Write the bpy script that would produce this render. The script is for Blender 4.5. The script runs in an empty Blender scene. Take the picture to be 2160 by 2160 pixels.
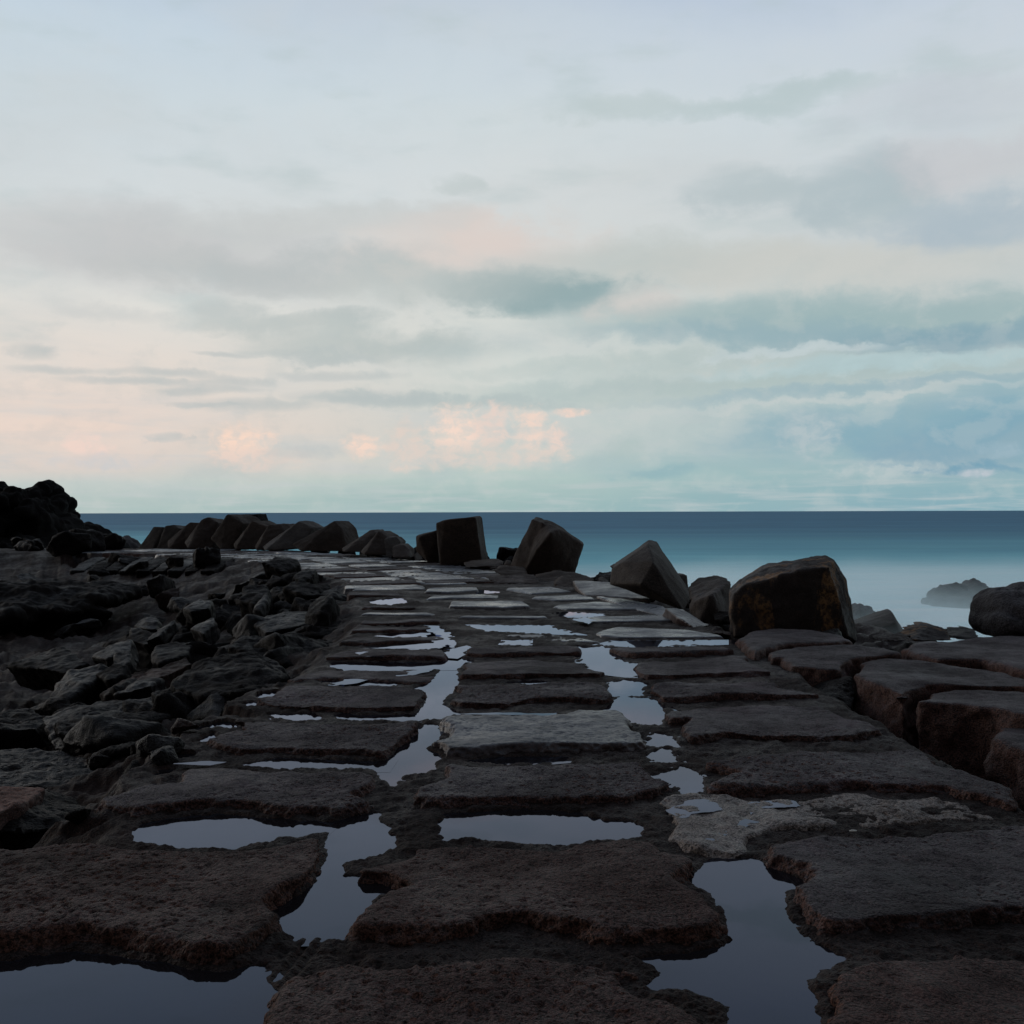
import bpy, bmesh, math, random
import numpy as np
from mathutils import Vector, Matrix, Euler

random.seed(7)
rng = np.random.default_rng(11)
SC = bpy.context.scene
COL = SC.collection
R = math.radians

# ------------------------------------------------------------------ camera
CAM_H = 1.6
F_T = 2236.0                       # focal length in pixels of the 2160 px frame
cam_data = bpy.data.cameras.new('camera')
cam_data.lens = 36.0 * F_T / 2160.0
cam_data.sensor_width = 36.0
cam_data.clip_start = 0.05
cam_data.clip_end = 60000.0
cam = bpy.data.objects.new('camera', cam_data)
COL.objects.link(cam)
CAM_R = Euler((R(90), 0, 0)).to_matrix() @ Matrix.Rotation(R(-0.17), 3, 'Z')
cam.matrix_world = Matrix.Translation((0, 0, CAM_H)) @ CAM_R.to_4x4()
SC.camera = cam

# ------------------------------------------------------------------ light, exposure
SC.view_settings.view_transform = 'Standard'
SC.view_settings.look = 'None'
SC.view_settings.exposure = 0.0
SC.view_settings.gamma = 1.0
SC.cycles.volume_bounces = 4
SC.cycles.volume_step_rate = 2.0
SUN_EL, SUN_AZ = R(16), R(-62)      # low, ahead and to the left, behind thin cloud
sun = bpy.data.lights.new('sun', 'SUN')
sun.energy = 0.5
sun.angle = R(22)
sun.color = (1.0, 0.93, 0.86)
so = bpy.data.objects.new('sun', sun)
COL.objects.link(so)
sd = Vector((math.sin(SUN_AZ) * math.cos(SUN_EL), math.cos(SUN_AZ) * math.cos(SUN_EL), math.sin(SUN_EL)))
so.rotation_euler = (-sd).to_track_quat('-Z', 'Y').to_euler()


def lin(c):
    r = []
    for v in c[:3]:
        v = v / 255.0
        r.append(v / 12.92 if v <= 0.04045 else ((v + 0.055) / 1.055) ** 2.4)
    return (r[0], r[1], r[2], 1.0)


class N:
    """small helper for writing node trees as expressions"""
    def __init__(self, nt):
        self.nt = nt

    def node(self, t, **kw):
        n = self.nt.nodes.new(t)
        for k, v in kw.items():
            setattr(n, k, v)
        return n

    def put(self, sock, v):
        if v is None:
            return
        if isinstance(v, bpy.types.NodeSocket):
            self.nt.links.new(v, sock)
        else:
            sock.default_value = v

    def m(self, op, a, b=None, c=None, clamp=False):
        n = self.node('ShaderNodeMath', operation=op)
        n.use_clamp = clamp
        self.put(n.inputs[0], a)
        self.put(n.inputs[1], b)
        if c is not None:
            self.put(n.inputs[2], c)
        return n.outputs[0]

    def ss(self, x, a, b, oa=0.0, ob=1.0, kind='SMOOTHSTEP'):
        n = self.node('ShaderNodeMapRange', interpolation_type=kind)
        self.put(n.inputs[0], x)
        self.put(n.inputs[1], a)
        self.put(n.inputs[2], b)
        self.put(n.inputs[3], oa)
        self.put(n.inputs[4], ob)
        return n.outputs[0]

    def mix(self, f, a, b, mode='MIX'):
        n = self.node('ShaderNodeMix', data_type='RGBA', blend_type=mode)
        self.put(n.inputs[0], f)
        self.put(n.inputs[6], a)
        self.put(n.inputs[7], b)
        return n.outputs[2]

    def vec(self, x, y, z):
        n = self.node('ShaderNodeCombineXYZ')
        self.put(n.inputs[0], x)
        self.put(n.inputs[1], y)
        self.put(n.inputs[2], z)
        return n.outputs[0]

    def sep(self, v):
        n = self.node('ShaderNodeSeparateXYZ')
        self.put(n.inputs[0], v)
        return n.outputs

    def vmul(self, v, s):
        n = self.node('ShaderNodeVectorMath', operation='MULTIPLY')
        self.put(n.inputs[0], v)
        self.put(n.inputs[1], s)
        return n.outputs[0]

    def noise(self, v, scale, detail=4.0, rough=0.5, dist=0.0):
        n = self.node('ShaderNodeTexNoise')
        self.put(n.inputs['Vector'], v)
        n.inputs['Scale'].default_value = scale
        n.inputs['Detail'].default_value = detail
        n.inputs['Roughness'].default_value = rough
        n.inputs['Distortion'].default_value = dist
        return n.outputs[0]

    def ramp(self, f, stops, interp='LINEAR'):
        n = self.node('ShaderNodeValToRGB')
        self.put(n.inputs[0], f)
        cr = n.color_ramp
        cr.interpolation = interp
        while len(cr.elements) < len(stops):
            cr.elements.new(0.5)
        for e, (p, c) in zip(cr.elements, stops):
            e.position = p
            e.color = c
        return n.outputs[0]


# ------------------------------------------------------------------ sky
world = bpy.data.worlds.new('World')
SC.world = world
world.use_nodes = True
wt = world.node_tree
wt.nodes.clear()
w = N(wt)
tc = w.node('ShaderNodeTexCoord')
dx, dy, dz = w.sep(tc.outputs['Generated'])
RAD = 180 / math.pi
az = w.m('MULTIPLY', w.m('ARCTAN2', dx, dy), RAD)
el = w.m('MULTIPLY', w.m('ARCSINE', dz), RAD)


def d2ae(x, y):                      # direction (degrees) of a point of the picture
    X, Y, Z = (x - 966) / 2000.0, 1.0, (965 - y) / 2000.0
    return math.degrees(math.atan2(X, Y)), math.degrees(math.atan2(Z, math.hypot(X, Y)))


def column(cx, rows):
    out = []
    for y, c in sorted(rows, key=lambda r: -r[0]):
        out.append((max(0.0, min(1.0, d2ae(cx, y)[1] / 40.0)), lin(c)))
    return out


# perspective-flattened cloud layer coordinates plus gentle warping
inv = w.m('DIVIDE', 1.0, w.m('ADD', w.m('MAXIMUM', dz, 0.0), 0.07))
cx_, cy_ = w.m('MULTIPLY', dx, inv), w.m('MULTIPLY', dy, inv)
cl = w.vec(cx_, cy_, 0.0)
stre = w.vec(w.m('MULTIPLY', az, 0.045), w.m('MULTIPLY', el, 0.17), 0.3)
n1 = w.noise(cl, 1.1, 6, 0.55, 0.3)
n2 = w.noise(stre, 1.3, 6, 0.52, 0.5)
n3 = w.noise(w.vec(w.m('MULTIPLY', az, 0.2), w.m('MULTIPLY', el, 0.28), 1.7), 1.5, 7, 0.6, 0.2)
n4 = w.noise(w.vec(w.m('MULTIPLY', az, 0.16), w.m('MULTIPLY', el, 0.5), 4.1), 1.0, 5, 0.5)
azw = w.m('MULTIPLY_ADD', w.m('SUBTRACT', n3, 0.5), 9.0, az)
elw = w.m('MULTIPLY_ADD', w.m('SUBTRACT', n2, 0.5), 3.6, el)
elw = w.m('MULTIPLY_ADD', w.m('SUBTRACT', n3, 0.5), 2.4, elw)
az2 = w.m('MULTIPLY_ADD', w.m('SUBTRACT', n3, 0.5), 6.0, az)
el2 = w.m('MULTIPLY_ADD', w.m('SUBTRACT', n3, 0.5), 0.9, el)
f_el = w.m('DIVIDE', w.m('MULTIPLY_ADD', w.m('SUBTRACT', n2, 0.5), 3.5, el), 40.0)

TOP = [(-300, (150, 166, 190)), (-120, (176, 192, 214))]
left = w.ramp(f_el, column(250, TOP + [(40, (196, 211, 223)), (200, (203, 215, 222)), (370, (214, 220, 222)), (560, (222, 221, 216)),
              (700, (228, 217, 208)), (800, (233, 214, 202)), (870, (219, 208, 200)), (905, (196, 204, 200)), (955, (174, 193, 190))]))
mid = w.ramp(f_el, column(966, TOP + [(40, (198, 210, 220)), (200, (207, 217, 221)), (370, (213, 218, 219)), (560, (214, 217, 213)),
             (700, (206, 213, 209)), (800, (200, 207, 203)), (870, (196, 206, 201)), (905, (180, 200, 195)), (955, (160, 187, 186))]))
right = w.ramp(f_el, column(1750, TOP + [(40, (198, 209, 220)), (200, (203, 213, 219)), (370, (200, 207, 210)), (560, (190, 200, 199)),
               (700, (174, 193, 195)), (800, (156, 184, 190)), (870, (146, 178, 188)), (905, (148, 180, 187)), (955, (134, 172, 184))]))
base = w.mix(w.ss(az, d2ae(250, 900)[0], d2ae(966, 900)[0], 0, 1, 'LINEAR'), left, mid)
base = w.mix(w.ss(az, d2ae(966, 900)[0], d2ae(1750, 900)[0], 0, 1, 'LINEAR'), base, right)
# soft mottling of thin cloud
base = w.mix(w.ss(n1, 0.42, 0.75, 0, 0.5), base, lin((198, 203, 204)))
base = w.mix(w.ss(n4, 0.50, 0.78, 0, 0.45), base, lin((178, 194, 196)))


def blob(base, x, y, rx, ry, col, amp, soft=1.0, warp=1.0, edge=None):
    a0, e0 = d2ae(x, y)
    sa, se = rx / 2000.0 * RAD, ry / 2000.0 * RAD
    A = (az, azw, az2)[int(warp)]
    E = (el, elw, el2)[int(warp)]
    u = w.m('DIVIDE', w.m('SUBTRACT', A, a0), sa)
    v = w.m('DIVIDE', w.m('SUBTRACT', E, e0), se)
    r = w.m('ADD', w.m('MULTIPLY', u, u), w.m('MULTIPLY', v, v))
    if edge is not None:            # billowing cumulus: noise decides the outline
        r = w.m('ADD', r, w.m('MULTIPLY', w.m('SUBTRACT', 0.55, edge), 3.8))
        g = w.m('MULTIPLY', w.ss(r, 1.9, -0.3, 0, amp * 1.15), w.m('MULTIPLY_ADD', puff, 0.28, 0.72), clamp=True)
    else:
        g = w.ss(r, 2.3, -0.5, 0, amp * 1.12)
    return w.mix(g, base, lin(col))


# broad grey-violet and teal cloud banks
for b in [
    (300, 450, 330, 62, (192, 193, 194), .75), (560, 500, 260, 38, (184, 190, 190), .7), (640, 410, 230, 30, (196, 199, 198), .6),
    (900, 470, 190, 55, (216, 206, 200), .8), (930, 445, 70, 40, (221, 207, 200), .55),
    (1010, 560, 190, 34, (138, 165, 169), .95), (1230, 500, 230, 38, (188, 195, 192), .7), (820, 545, 210, 38, (186, 193, 191), .6),
    (420, 570, 70, 22, (188, 194, 193), .6), (200, 580, 90, 18, (198, 201, 200), .5), (560, 610, 170, 18, (180, 189, 188), .65),
    (720, 650, 190, 26, (176, 187, 186), .7), (600, 668, 110, 10, (176, 187, 188), .5),
    (1440, 360, 120, 30, (176, 190, 194), .75), (1650, 350, 110, 50, (170, 186, 192), .8), (1850, 400, 140, 40, (164, 182, 194), .7),
    (1450, 190, 180, 20, (180, 196, 198), .7), (1190, 190, 120, 22, (186, 199, 200), .6), (880, 350, 60, 16, (190, 200, 200), .6),
    (1760, 200, 150, 34, (192, 198, 206), .5), (1800, 300, 140, 40, (196, 196, 200), .6),
    (1560, 500, 300, 45, (202, 203, 198), .75), (1220, 580, 70, 26, (214, 208, 203), .8),
    (1600, 600, 430, 42, (152, 178, 181), .85), (1780, 640, 230, 28, (128, 162, 176), .85), (1430, 635, 260, 24, (146, 174, 183), .7),
    (1380, 720, 420, 16, (170, 188, 186), .6), (1250, 690, 330, 14, (180, 194, 192), .55),
    (1500, 665, 140, 9, (196, 208, 210), .8), (1700, 690, 300, 14, (178, 202, 206), .7), (1650, 752, 420, 6, (192, 202, 202), .7),
    (1650, 735, 380, 9, (148, 176, 186), .6), (960, 745, 300, 12, (186, 198, 195), .55), (820, 750, 260, 12, (178, 190, 190), .6),
    (1640, 820, 240, 42, (128, 168, 184), .75), (1800, 850, 130, 40, (138, 168, 184), .7), (1880, 800, 110, 50, (126, 167, 184), .6),
    (1780, 884, 130, 7, (112, 158, 180), .75), (1300, 880, 240, 32, (152, 184, 188), .5), (1240, 895, 60, 12, (136, 174, 184), .5),
]:
    base = blob(base, *b)
# thin dark streaks low on the left
for b in [
    (90, 695, 60, 5), (300, 702, 90, 4.5), (250, 718, 110, 4), (440, 718, 70, 6), (340, 738, 50, 4), (400, 732, 70, 4),
    (480, 762, 90, 7), (640, 706, 90, 5), (60, 660, 40, 8), (700, 748, 130, 9), (430, 666, 60, 3), (380, 760, 50, 2.5), (316, 822, 16, 5),
]:
    base = blob(base, b[0], b[1], b[2], b[3] * 1.5, (184, 191, 191), .6, warp=2)
n3s = w.noise(w.vec(w.m('MULTIPLY', w.m('ADD', az, 0.9), 0.2), w.m('MULTIPLY', w.m('ADD', el, -0.7), 0.28), 1.7), 1.5, 7, 0.6, 0.2)
tex = w.m('SUBTRACT', n3, n3s)
low = w.ss(el, 16.0, 7.0, 0.03, 0.13)
base = w.mix(w.m('MULTIPLY', w.ss(tex, 0.0, 0.16), low), base, lin((222, 218, 212)))
base = w.mix(w.m('MULTIPLY', w.ss(tex, 0.0, -0.16), low), base, lin((160, 180, 184)))
# small sunlit cumulus above the horizon
nb = w.noise(w.vec(w.m('MULTIPLY', az, 0.55), w.m('MULTIPLY', el, 0.75), 9.3), 2.2, 5, 0.55, 0.35)
nb2 = w.noise(w.vec(w.m('MULTIPLY', w.m('ADD', az, 0.28), 0.55), w.m('MULTIPLY', w.m('ADD', el, -0.22), 0.75), 9.3), 2.2, 5, 0.55, 0.35)
puff = w.ss(w.m('SUBTRACT', nb, nb2), -0.07, 0.07, 0.0, 1.0)
for x, y, rx, ry, c, a in [
    (455, 835, 58, 34, (246, 217, 199), .95), (480, 862, 90, 22, (226, 208, 198), .6), (165, 845, 42, 26, (240, 214, 202), .8),
    (190, 868, 40, 16, (196, 200, 202), .5), (685, 842, 36, 22, (243, 216, 200), .9), (765, 840, 36, 44, (226, 209, 198), .75),
    (862, 815, 50, 48, (243, 218, 203), .95), (930, 800, 36, 38, (232, 211, 200), .8), (1000, 815, 42, 44, (239, 215, 201), .85), (1052, 832, 26, 30, (234, 212, 200), .8), (1076, 778, 34, 8, (240, 214, 200), .9),
    (900, 860, 170, 26, (220, 208, 199), .7), (585, 852, 80, 12, (190, 196, 196), .5), (1530, 820, 50, 44, (180, 194, 198), .75), (1670, 888, 90, 16, (184, 198, 200), .8),
    (1835, 895, 34, 7, (190, 198, 206), .8), (1345, 905, 40, 18, (174, 194, 194), .7), (1890, 850, 40, 14, (160, 184, 196), .6), (1180, 850, 40, 26, (176, 194, 192), .5), (190, 868, 120, 14, (206, 206, 206), .5)]:
    base = blob(base, x, y, rx, ry, c, a, warp=0, edge=nb)

# the clear evening sky above and behind, out of the picture, is dimmer
sky = w.node('ShaderNodeTexSky', sky_type='NISHITA')
sky.sun_disc = False
sky.sun_elevation = R(4)
sky.sun_rotation = SUN_AZ
sky.air_density = 1.0
sky.dust_density = 2.0
skyc = w.vmul(sky.outputs[0], (0.08, 0.08, 0.08))
up = w.ss(el, 31.0, 58.0)
behind = w.ss(dy, 0.45, -0.35)
final = w.mix(up, base, w.mix(0.25, lin((180, 196, 214)), skyc))
final = w.mix(behind, final, w.mix(0.35, lin((98, 98, 106)), skyc))
bg = w.node('ShaderNodeBackground')
w.put(bg.inputs[0], final)
bg.inputs[1].default_value = 1.0
wo = w.node('ShaderNodeOutputWorld')
wt.links.new(bg.outputs[0], wo.inputs[0])

# ------------------------------------------------------------------ noise
_L = rng.random((64, 64, 64)).astype(np.float32) * 2 - 1


def vnoise(p):
    i = np.floor(p).astype(np.int64)
    f = (p - i).astype(np.float32)
    f = f * f * f * (f * (f * 6 - 15) + 10)
    i0 = i & 63
    i1 = (i + 1) & 63
    fx, fy, fz = f[:, 0], f[:, 1], f[:, 2]

    def g(a, b, c):
        return _L[a[:, 0], b[:, 1], c[:, 2]]
    x00 = g(i0, i0, i0) * (1 - fx) + g(i1, i0, i0) * fx
    x10 = g(i0, i1, i0) * (1 - fx) + g(i1, i1, i0) * fx
    x01 = g(i0, i0, i1) * (1 - fx) + g(i1, i0, i1) * fx
    x11 = g(i0, i1, i1) * (1 - fx) + g(i1, i1, i1) * fx
    return (x00 * (1 - fy) + x10 * fy) * (1 - fz) + (x01 * (1 - fy) + x11 * fy) * fz


def fbm(p, octs=3, gain=0.5):
    s, a, t = 0, 1.0, 0
    for k in range(octs):
        s = s + a * vnoise(p * (2.03 ** k) + 17.3 * k)
        t += a
        a *= gain
    return s / t


# ------------------------------------------------------------------ picture regions -> world
REG = {'T': (0, 0, 1.0), 'D': (0, 0, 0.89444), 'Z1': (0, 1600, 2.5421), 'Z2': (640, 1600, 2.5421), 'Z3': (1300, 1600, 2.2465),
       'Z4': (500, 1300, 2.1467), 'ZR': (1240, 1100, 2.1), 'ZM': (720, 1040, 2.6833), 'ZL': (0, 960, 2.6833), 'ZLL': (0, 1260, 2.6833)}


def toT(seq):
    out = []
    for tag_, pts in seq:
        ox, oy, s = REG[tag_]
        for p in pts:
            out.append((ox + p[0] / s, oy + p[1] / s) + tuple(p[2:]))
    return out


def ray(x, y):
    return CAM_R @ Vector(((x - 1080) / F_T, (1080 - y) / F_T, -1.0))


def on_z(x, y, z):
    d = ray(x, y)
    t = (z - CAM_H) / d.z
    return (d.x * t, d.y * t)


def at_d(x, y, dist):
    d = ray(x, y)
    t = dist / d.y
    return Vector((d.x * t, d.y * t, CAM_H + d.z * t))


# ------------------------------------------------------------------ materials
def rock_mat(name, top, side, dark, rough=(0.45, 0.8), bump=0.5, scale=1.0, side_amt=0.85, extra=None, spec=0.5, bumpd=0.02):
    m = bpy.data.materials.new(name)
    m.use_nodes = True
    nt = m.node_tree
    nt.nodes.clear()
    n = N(nt)
    geo = n.node('ShaderNodeNewGeometry')
    pos = geo.outputs['Position']
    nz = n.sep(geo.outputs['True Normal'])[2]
    a = n.noise(pos, 1.3 * scale, 4, 0.6)
    b = n.noise(pos, 9.0 * scale, 5, 0.65)
    c = n.noise(pos, 70.0 * scale, 3, 0.6)
    col = n.mix(n.ss(a, 0.38, 0.66), top, tuple(v * 0.62 for v in top[:3]) + (1,))
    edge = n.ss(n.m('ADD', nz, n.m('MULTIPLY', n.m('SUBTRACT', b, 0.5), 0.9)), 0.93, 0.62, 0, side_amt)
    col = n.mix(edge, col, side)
    col = n.mix(n.ss(b, 0.50, 0.74, 0, 0.65), col, dark)
    e = n.noise(pos, 165.0 * scale, 2, 0.7)
    col = n.mix(n.ss(c, 0.38, 0.54, 0.9, 0), col, dark)
    col = n.mix(n.ss(e, 0.40, 0.52, 0.6, 0), col, dark)
    col = n.mix(n.ss(e, 0.55, 0.68, 0, 0.45), col, tuple(min(1, v * 2.2) for v in top[:3]) + (1,))
    col = n.mix(n.ss(c, 0.60, 0.78, 0, 0.5), col, tuple(min(1, v * 2.3) for v in top[:3]) + (1,))
    if extra:
        col = extra(n, pos, col, b)
    st = n.noise(pos, 0.75 * scale, 6, 0.7, 0.6)
    col = n.mix(n.ss(st, 0.52, 0.66, 0, 0.5), col, dark)
    col = n.mix(n.ss(st, 0.45, 0.33, 0, 0.35), col, tuple(min(1, v * 1.9) for v in top[:3]) + (1,))
    vor = n.node('ShaderNodeTexVoronoi', feature='F1')
    n.put(vor.inputs['Vector'], pos)
    vor.inputs['Scale'].default_value = 48.0 * scale
    pits = n.ss(vor.outputs['Distance'], 0.0, 0.42)
    h = n.m('ADD', n.m('MULTIPLY', b, 0.8), n.m('ADD', n.m('MULTIPLY', c, 0.7), n.m('MULTIPLY', pits, 0.35)))
    bp = n.node('ShaderNodeBump')
    bp.inputs['Strength'].default_value = bump
    bp.inputs['Distance'].default_value = bumpd
    n.put(bp.inputs['Height'], h)
    bs = n.node('ShaderNodeBsdfPrincipled')
    n.put(bs.inputs['Base Color'], col)
    n.put(bs.inputs['Roughness'], n.ss(n.m('ADD', a, n.m('MULTIPLY', n.m('SUBTRACT', b, 0.5), 0.5)), 0.35, 0.65, rough[0], rough[1], 'LINEAR'))
    bs.inputs['Specular IOR Level'].default_value = spec
    n.put(bs.inputs['Normal'], bp.outputs[0])
    o = n.node('ShaderNodeOutputMaterial')
    nt.links.new(bs.outputs[0], o.inputs[0])
    return m


def c4(r, g, b):
    return (r, g, b, 1.0)


def lichen(n, pos, col, b):
    L = n.noise(n.vmul(pos, (1.0, 1.0, 0.45)), 2.6, 5, 0.6, 0.4)
    return n.mix(n.m('MULTIPLY', n.ss(L, 0.51, 0.60), n.ss(n.noise(pos, 14.0, 6, 0.75), 0.40, 0.60, 0.1, 0.9)), col, c4(0.20, 0.10, 0.038))


M_SLAB = rock_mat('weathered_concrete', c4(.068, .051, .057), c4(.115, .050, .033), c4(.008, .006, .006), (0.55, 0.85), 1.0, spec=0.18, bumpd=0.03)
M_SLAB_RED = rock_mat('weathered_concrete_brown', c4(.080, .045, .040), c4(.115, .050, .032), c4(.008, .006, .005), (0.55, 0.9), 1.0, spec=0.12, bumpd=0.03)
M_SLAB_WET = rock_mat('wet_concrete', c4(.044, .052, .074), c4(.050, .026, .018), c4(.012, .010, .011), (0.18, 0.62), 0.25, spec=0.5)
M_BLOCK = rock_mat('breakwater_concrete', c4(.046, .031, .024), c4(.034, .021, .015), c4(.011, .007, .005), (0.7, 0.9), 0.7, 0.6, spec=0.15)
M_BLOCK_PALE = rock_mat('pale_breakwater_concrete', c4(.050, .040, .036), c4(.040, .028, .021), c4(.013, .010, .008), (0.7, 0.9), 0.7, 0.6, spec=0.2)
M_BOULDER = rock_mat('lichen_boulder', c4(.032, .022, .018), c4(.024, .013, .009), c4(.008, .005, .004), (0.6, 0.85), 0.9, 0.8, extra=lichen, spec=0.25)
M_ROCK = rock_mat('dark_basalt', c4(.0095, .0065, .0058), c4(.007, .0042, .0034), c4(.002, .0015, .0015), (0.45, 0.8), 1.0, 0.8, bumpd=0.035, spec=0.06)
M_ROCK_GREY = rock_mat('grey_basalt', c4(.012, .0090, .0092), c4(.006, .004, .0035), c4(.005, .004, .004), (0.35, 0.65), 1.0, 0.9, bumpd=0.035, spec=0.11)
M_ROCK_RED = rock_mat('rusty_rock', c4(.030, .012, .008), c4(.018, .008, .005), c4(.005, .003, .003), (0.5, 0.8), 1.0, 0.8, bumpd=0.035, spec=0.11)
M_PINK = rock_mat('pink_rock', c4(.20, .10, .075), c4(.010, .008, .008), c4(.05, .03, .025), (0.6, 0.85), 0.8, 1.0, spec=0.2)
M_CLIFF = rock_mat('black_lava', c4(.006, .005, .0045), c4(.004, .003, .003), c4(.002, .0015, .0015), (0.85, 0.98), 0.8, 0.25, spec=0.08, bumpd=0.1)
M_SEAROCK = rock_mat('sea_rock', c4(.044, .038, .043), c4(.028, .023, .026), c4(.010, .008, .008), (0.6, 0.85), 0.8, 0.5, bumpd=0.05, spec=0.2)
M_GROUND = rock_mat('rubble_mortar', c4(.026, .016, .014), c4(.028, .013, .009), c4(.005, .0035, .003), (0.5, 0.85), 1.0, spec=0.08)
M_PALE = rock_mat('pale_mortar', c4(.20, .165, .15), c4(.15, .095, .065), c4(.02, .014, .010), (0.5, 0.8), 1.0, 1.0, 0.5, spec=0.3)
M_PALESLAB = rock_mat('pale_slab', c4(.038, .037, .046), c4(.06, .030, .021), c4(.022, .018, .018), (0.3, 0.55), 0.35, spec=0.35)


def water_mat(name, col, rough, bump=0.0):
    m = bpy.data.materials.new(name)
    m.use_nodes = True
    nt = m.node_tree
    nt.nodes.clear()
    n = N(nt)
    geo = n.node('ShaderNodeNewGeometry')
    df = n.node('ShaderNodeBsdfDiffuse')
    df.inputs['Color'].default_value = col
    gl = n.node('ShaderNodeBsdfGlossy')
    gl.inputs['Color'].default_value = (.66, .74, .96, 1.0)
    gl.inputs['Roughness'].default_value = rough
    fr = n.node('ShaderNodeFresnel')
    fr.inputs['IOR'].default_value = 1.31
    if bump:
        bp = n.node('ShaderNodeBump')
        bp.inputs['Strength'].default_value = bump
        bp.inputs['Distance'].default_value = 0.004
        n.put(bp.inputs['Height'], n.noise(geo.outputs['Position'], 5.0, 2, 0.5))
        n.put(gl.inputs['Normal'], bp.outputs[0])
        n.put(fr.inputs['Normal'], bp.outputs[0])
    mx = n.node('ShaderNodeMixShader')
    n.put(mx.inputs[0], fr.outputs[0])
    nt.links.new(df.outputs[0], mx.inputs[1])
    nt.links.new(gl.outputs[0], mx.inputs[2])
    o = n.node('ShaderNodeOutputMaterial')
    nt.links.new(mx.outputs[0], o.inputs[0])
    return m


M_PUDDLE = water_mat('puddle_water', c4(.008, .007, .008), 0.015, 0.05)


def sea_mat():
    m = bpy.data.materials.new('sea_water')
    m.use_nodes = True
    nt = m.node_tree
    nt.nodes.clear()
    n = N(nt)
    geo = n.node('ShaderNodeNewGeometry')
    pos = geo.outputs['Position']
    x, y, z = n.sep(pos)
    big = n.noise(n.vmul(pos, (0.004, 0.02, 0.0)), 1.0, 5, 0.55, 0.3)
    fine = n.noise(n.vmul(pos, (0.05, 0.12, 0.0)), 1.0, 5, 0.55, 0.3)
    xl = n.m('MINIMUM', n.m('MAXIMUM', n.m('MULTIPLY', x, -0.03), 0.0), 1.0)
    iv = n.m('DIVIDE', 1.0, n.m('MAXIMUM', y, 8.0))
    iv = n.m('MULTIPLY', iv, n.m('MULTIPLY_ADD', n.m('SUBTRACT', fine, 0.5), 0.55, 1.0))
    iv = n.m('MULTIPLY', iv, n.m('MULTIPLY_ADD', n.m('SUBTRACT', big, 0.5), 0.9, 1.0))
    t = n.m('DIVIDE', n.m('SUBTRACT', iv, 0.0022), n.m('MULTIPLY_ADD', xl, -0.0095, 0.0185), clamp=True)
    deep = n.mix(n.ss(big, 0.3, 0.7), c4(.050, .185, .300), c4(.064, .225, .35))
    deep = n.mix(n.ss(fine, 0.42, 0.60, 0, 0.55), deep, c4(.038, .135, .220))
    teal = c4(.22, .58, .66)
    foam = n.mix(n.ss(n.noise(n.vmul(pos, (0.10, 0.30, 0.0)), 1.0, 4, 0.55, 0.4), 0.35, 0.65), c4(.66, .86, .90), c4(.93, .98, .98))
    col = n.mix(n.ss(t, 0.0, 0.6), deep, teal)
    col = n.mix(n.ss(t, 0.45, 1.0), col, foam)
    bs = n.node('ShaderNodeBsdfPrincipled')
    n.put(bs.inputs['Base Color'], col)
    bs.inputs['Roughness'].default_value = 0.75
    bs.inputs['IOR'].default_value = 1.33
    bs.inputs['Specular IOR Level'].default_value = 0.22
    o = n.node('ShaderNodeOutputMaterial')
    nt.links.new(bs.outputs[0], o.inputs[0])
    return m


M_SEA = sea_mat()

# ------------------------------------------------------------------ object helpers
USED = {}


def tag(o, label=None, cat=None, group=None, kind=None):
    if label:
        o['label'] = label
    if cat:
        o['category'] = cat
    if group:
        o['group'] = group
    if kind:
        o['kind'] = kind
    return o


def link(name, me, mat, parent=None):
    o = bpy.data.objects.new(name, me)
    me.materials.clear()
    me.materials.append(mat)
    COL.objects.link(o)
    if parent:
        o.parent = parent
    return o


def grid_mesh(name, V, nr, nc):
    me = bpy.data.meshes.new(name)
    idx = np.arange(nr * nc).reshape(nr, nc)
    q = np.stack([idx[:-1, :-1], idx[:-1, 1:], idx[1:, 1:], idx[1:, :-1]], -1).reshape(-1, 4)
    me.vertices.add(len(V))
    me.vertices.foreach_set('co', V.astype(np.float32).ravel())
    me.loops.add(q.size)
    me.loops.foreach_set('vertex_index', q.ravel().astype(np.int32))
    me.polygons.add(len(q))
    me.polygons.foreach_set('loop_start', np.arange(0, q.size, 4, dtype=np.int32))
    me.polygons.foreach_set('use_smooth', np.ones(len(q), dtype=bool))
    me.update(calc_edges=True)
    return me


def remesh(bm, voxel, smooth):
    """closed solids in bm -> one even surface"""
    me = bpy.data.meshes.new('tmp')
    bmesh.ops.triangulate(bm, faces=bm.faces[:])
    bmesh.ops.recalc_face_normals(bm, faces=bm.faces[:])
    bm.to_mesh(me)
    bm.free()
    ext = np.ptp(np.array([v.co[:] for v in me.vertices]), axis=0).min()
    voxel = min(voxel, max(ext / 4.0, 0.006))
    o = bpy.data.objects.new('tmp', me)
    TMP.objects.link(o)
    rm = o.modifiers.new('r', 'REMESH')
    rm.mode = 'VOXEL'
    rm.voxel_size = voxel
    if smooth:
        sm = o.modifiers.new('s', 'SMOOTH')
        sm.factor = 0.5
        sm.iterations = smooth
    dg = bpy.context.evaluated_depsgraph_get()
    out = bpy.data.meshes.new_from_object(o.evaluated_get(dg), depsgraph=dg)
    TMP.objects.unlink(o)
    bpy.data.objects.remove(o)
    bpy.data.meshes.remove(me)
    return out


TMP = COL


def get_co(me):
    a = np.empty(len(me.vertices) * 3, dtype=np.float32)
    me.vertices.foreach_get('co', a)
    return a.reshape(-1, 3)


def get_no(me):
    a = np.empty(len(me.vertices) * 3, dtype=np.float32)
    me.vertex_normals.foreach_get('vector', a)
    return a.reshape(-1, 3)


def set_co(me, co):
    me.vertices.foreach_set('co', co.astype(np.float32).ravel())
    me.polygons.foreach_set('use_smooth', np.ones(len(me.polygons), dtype=bool))
    me.update()


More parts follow.
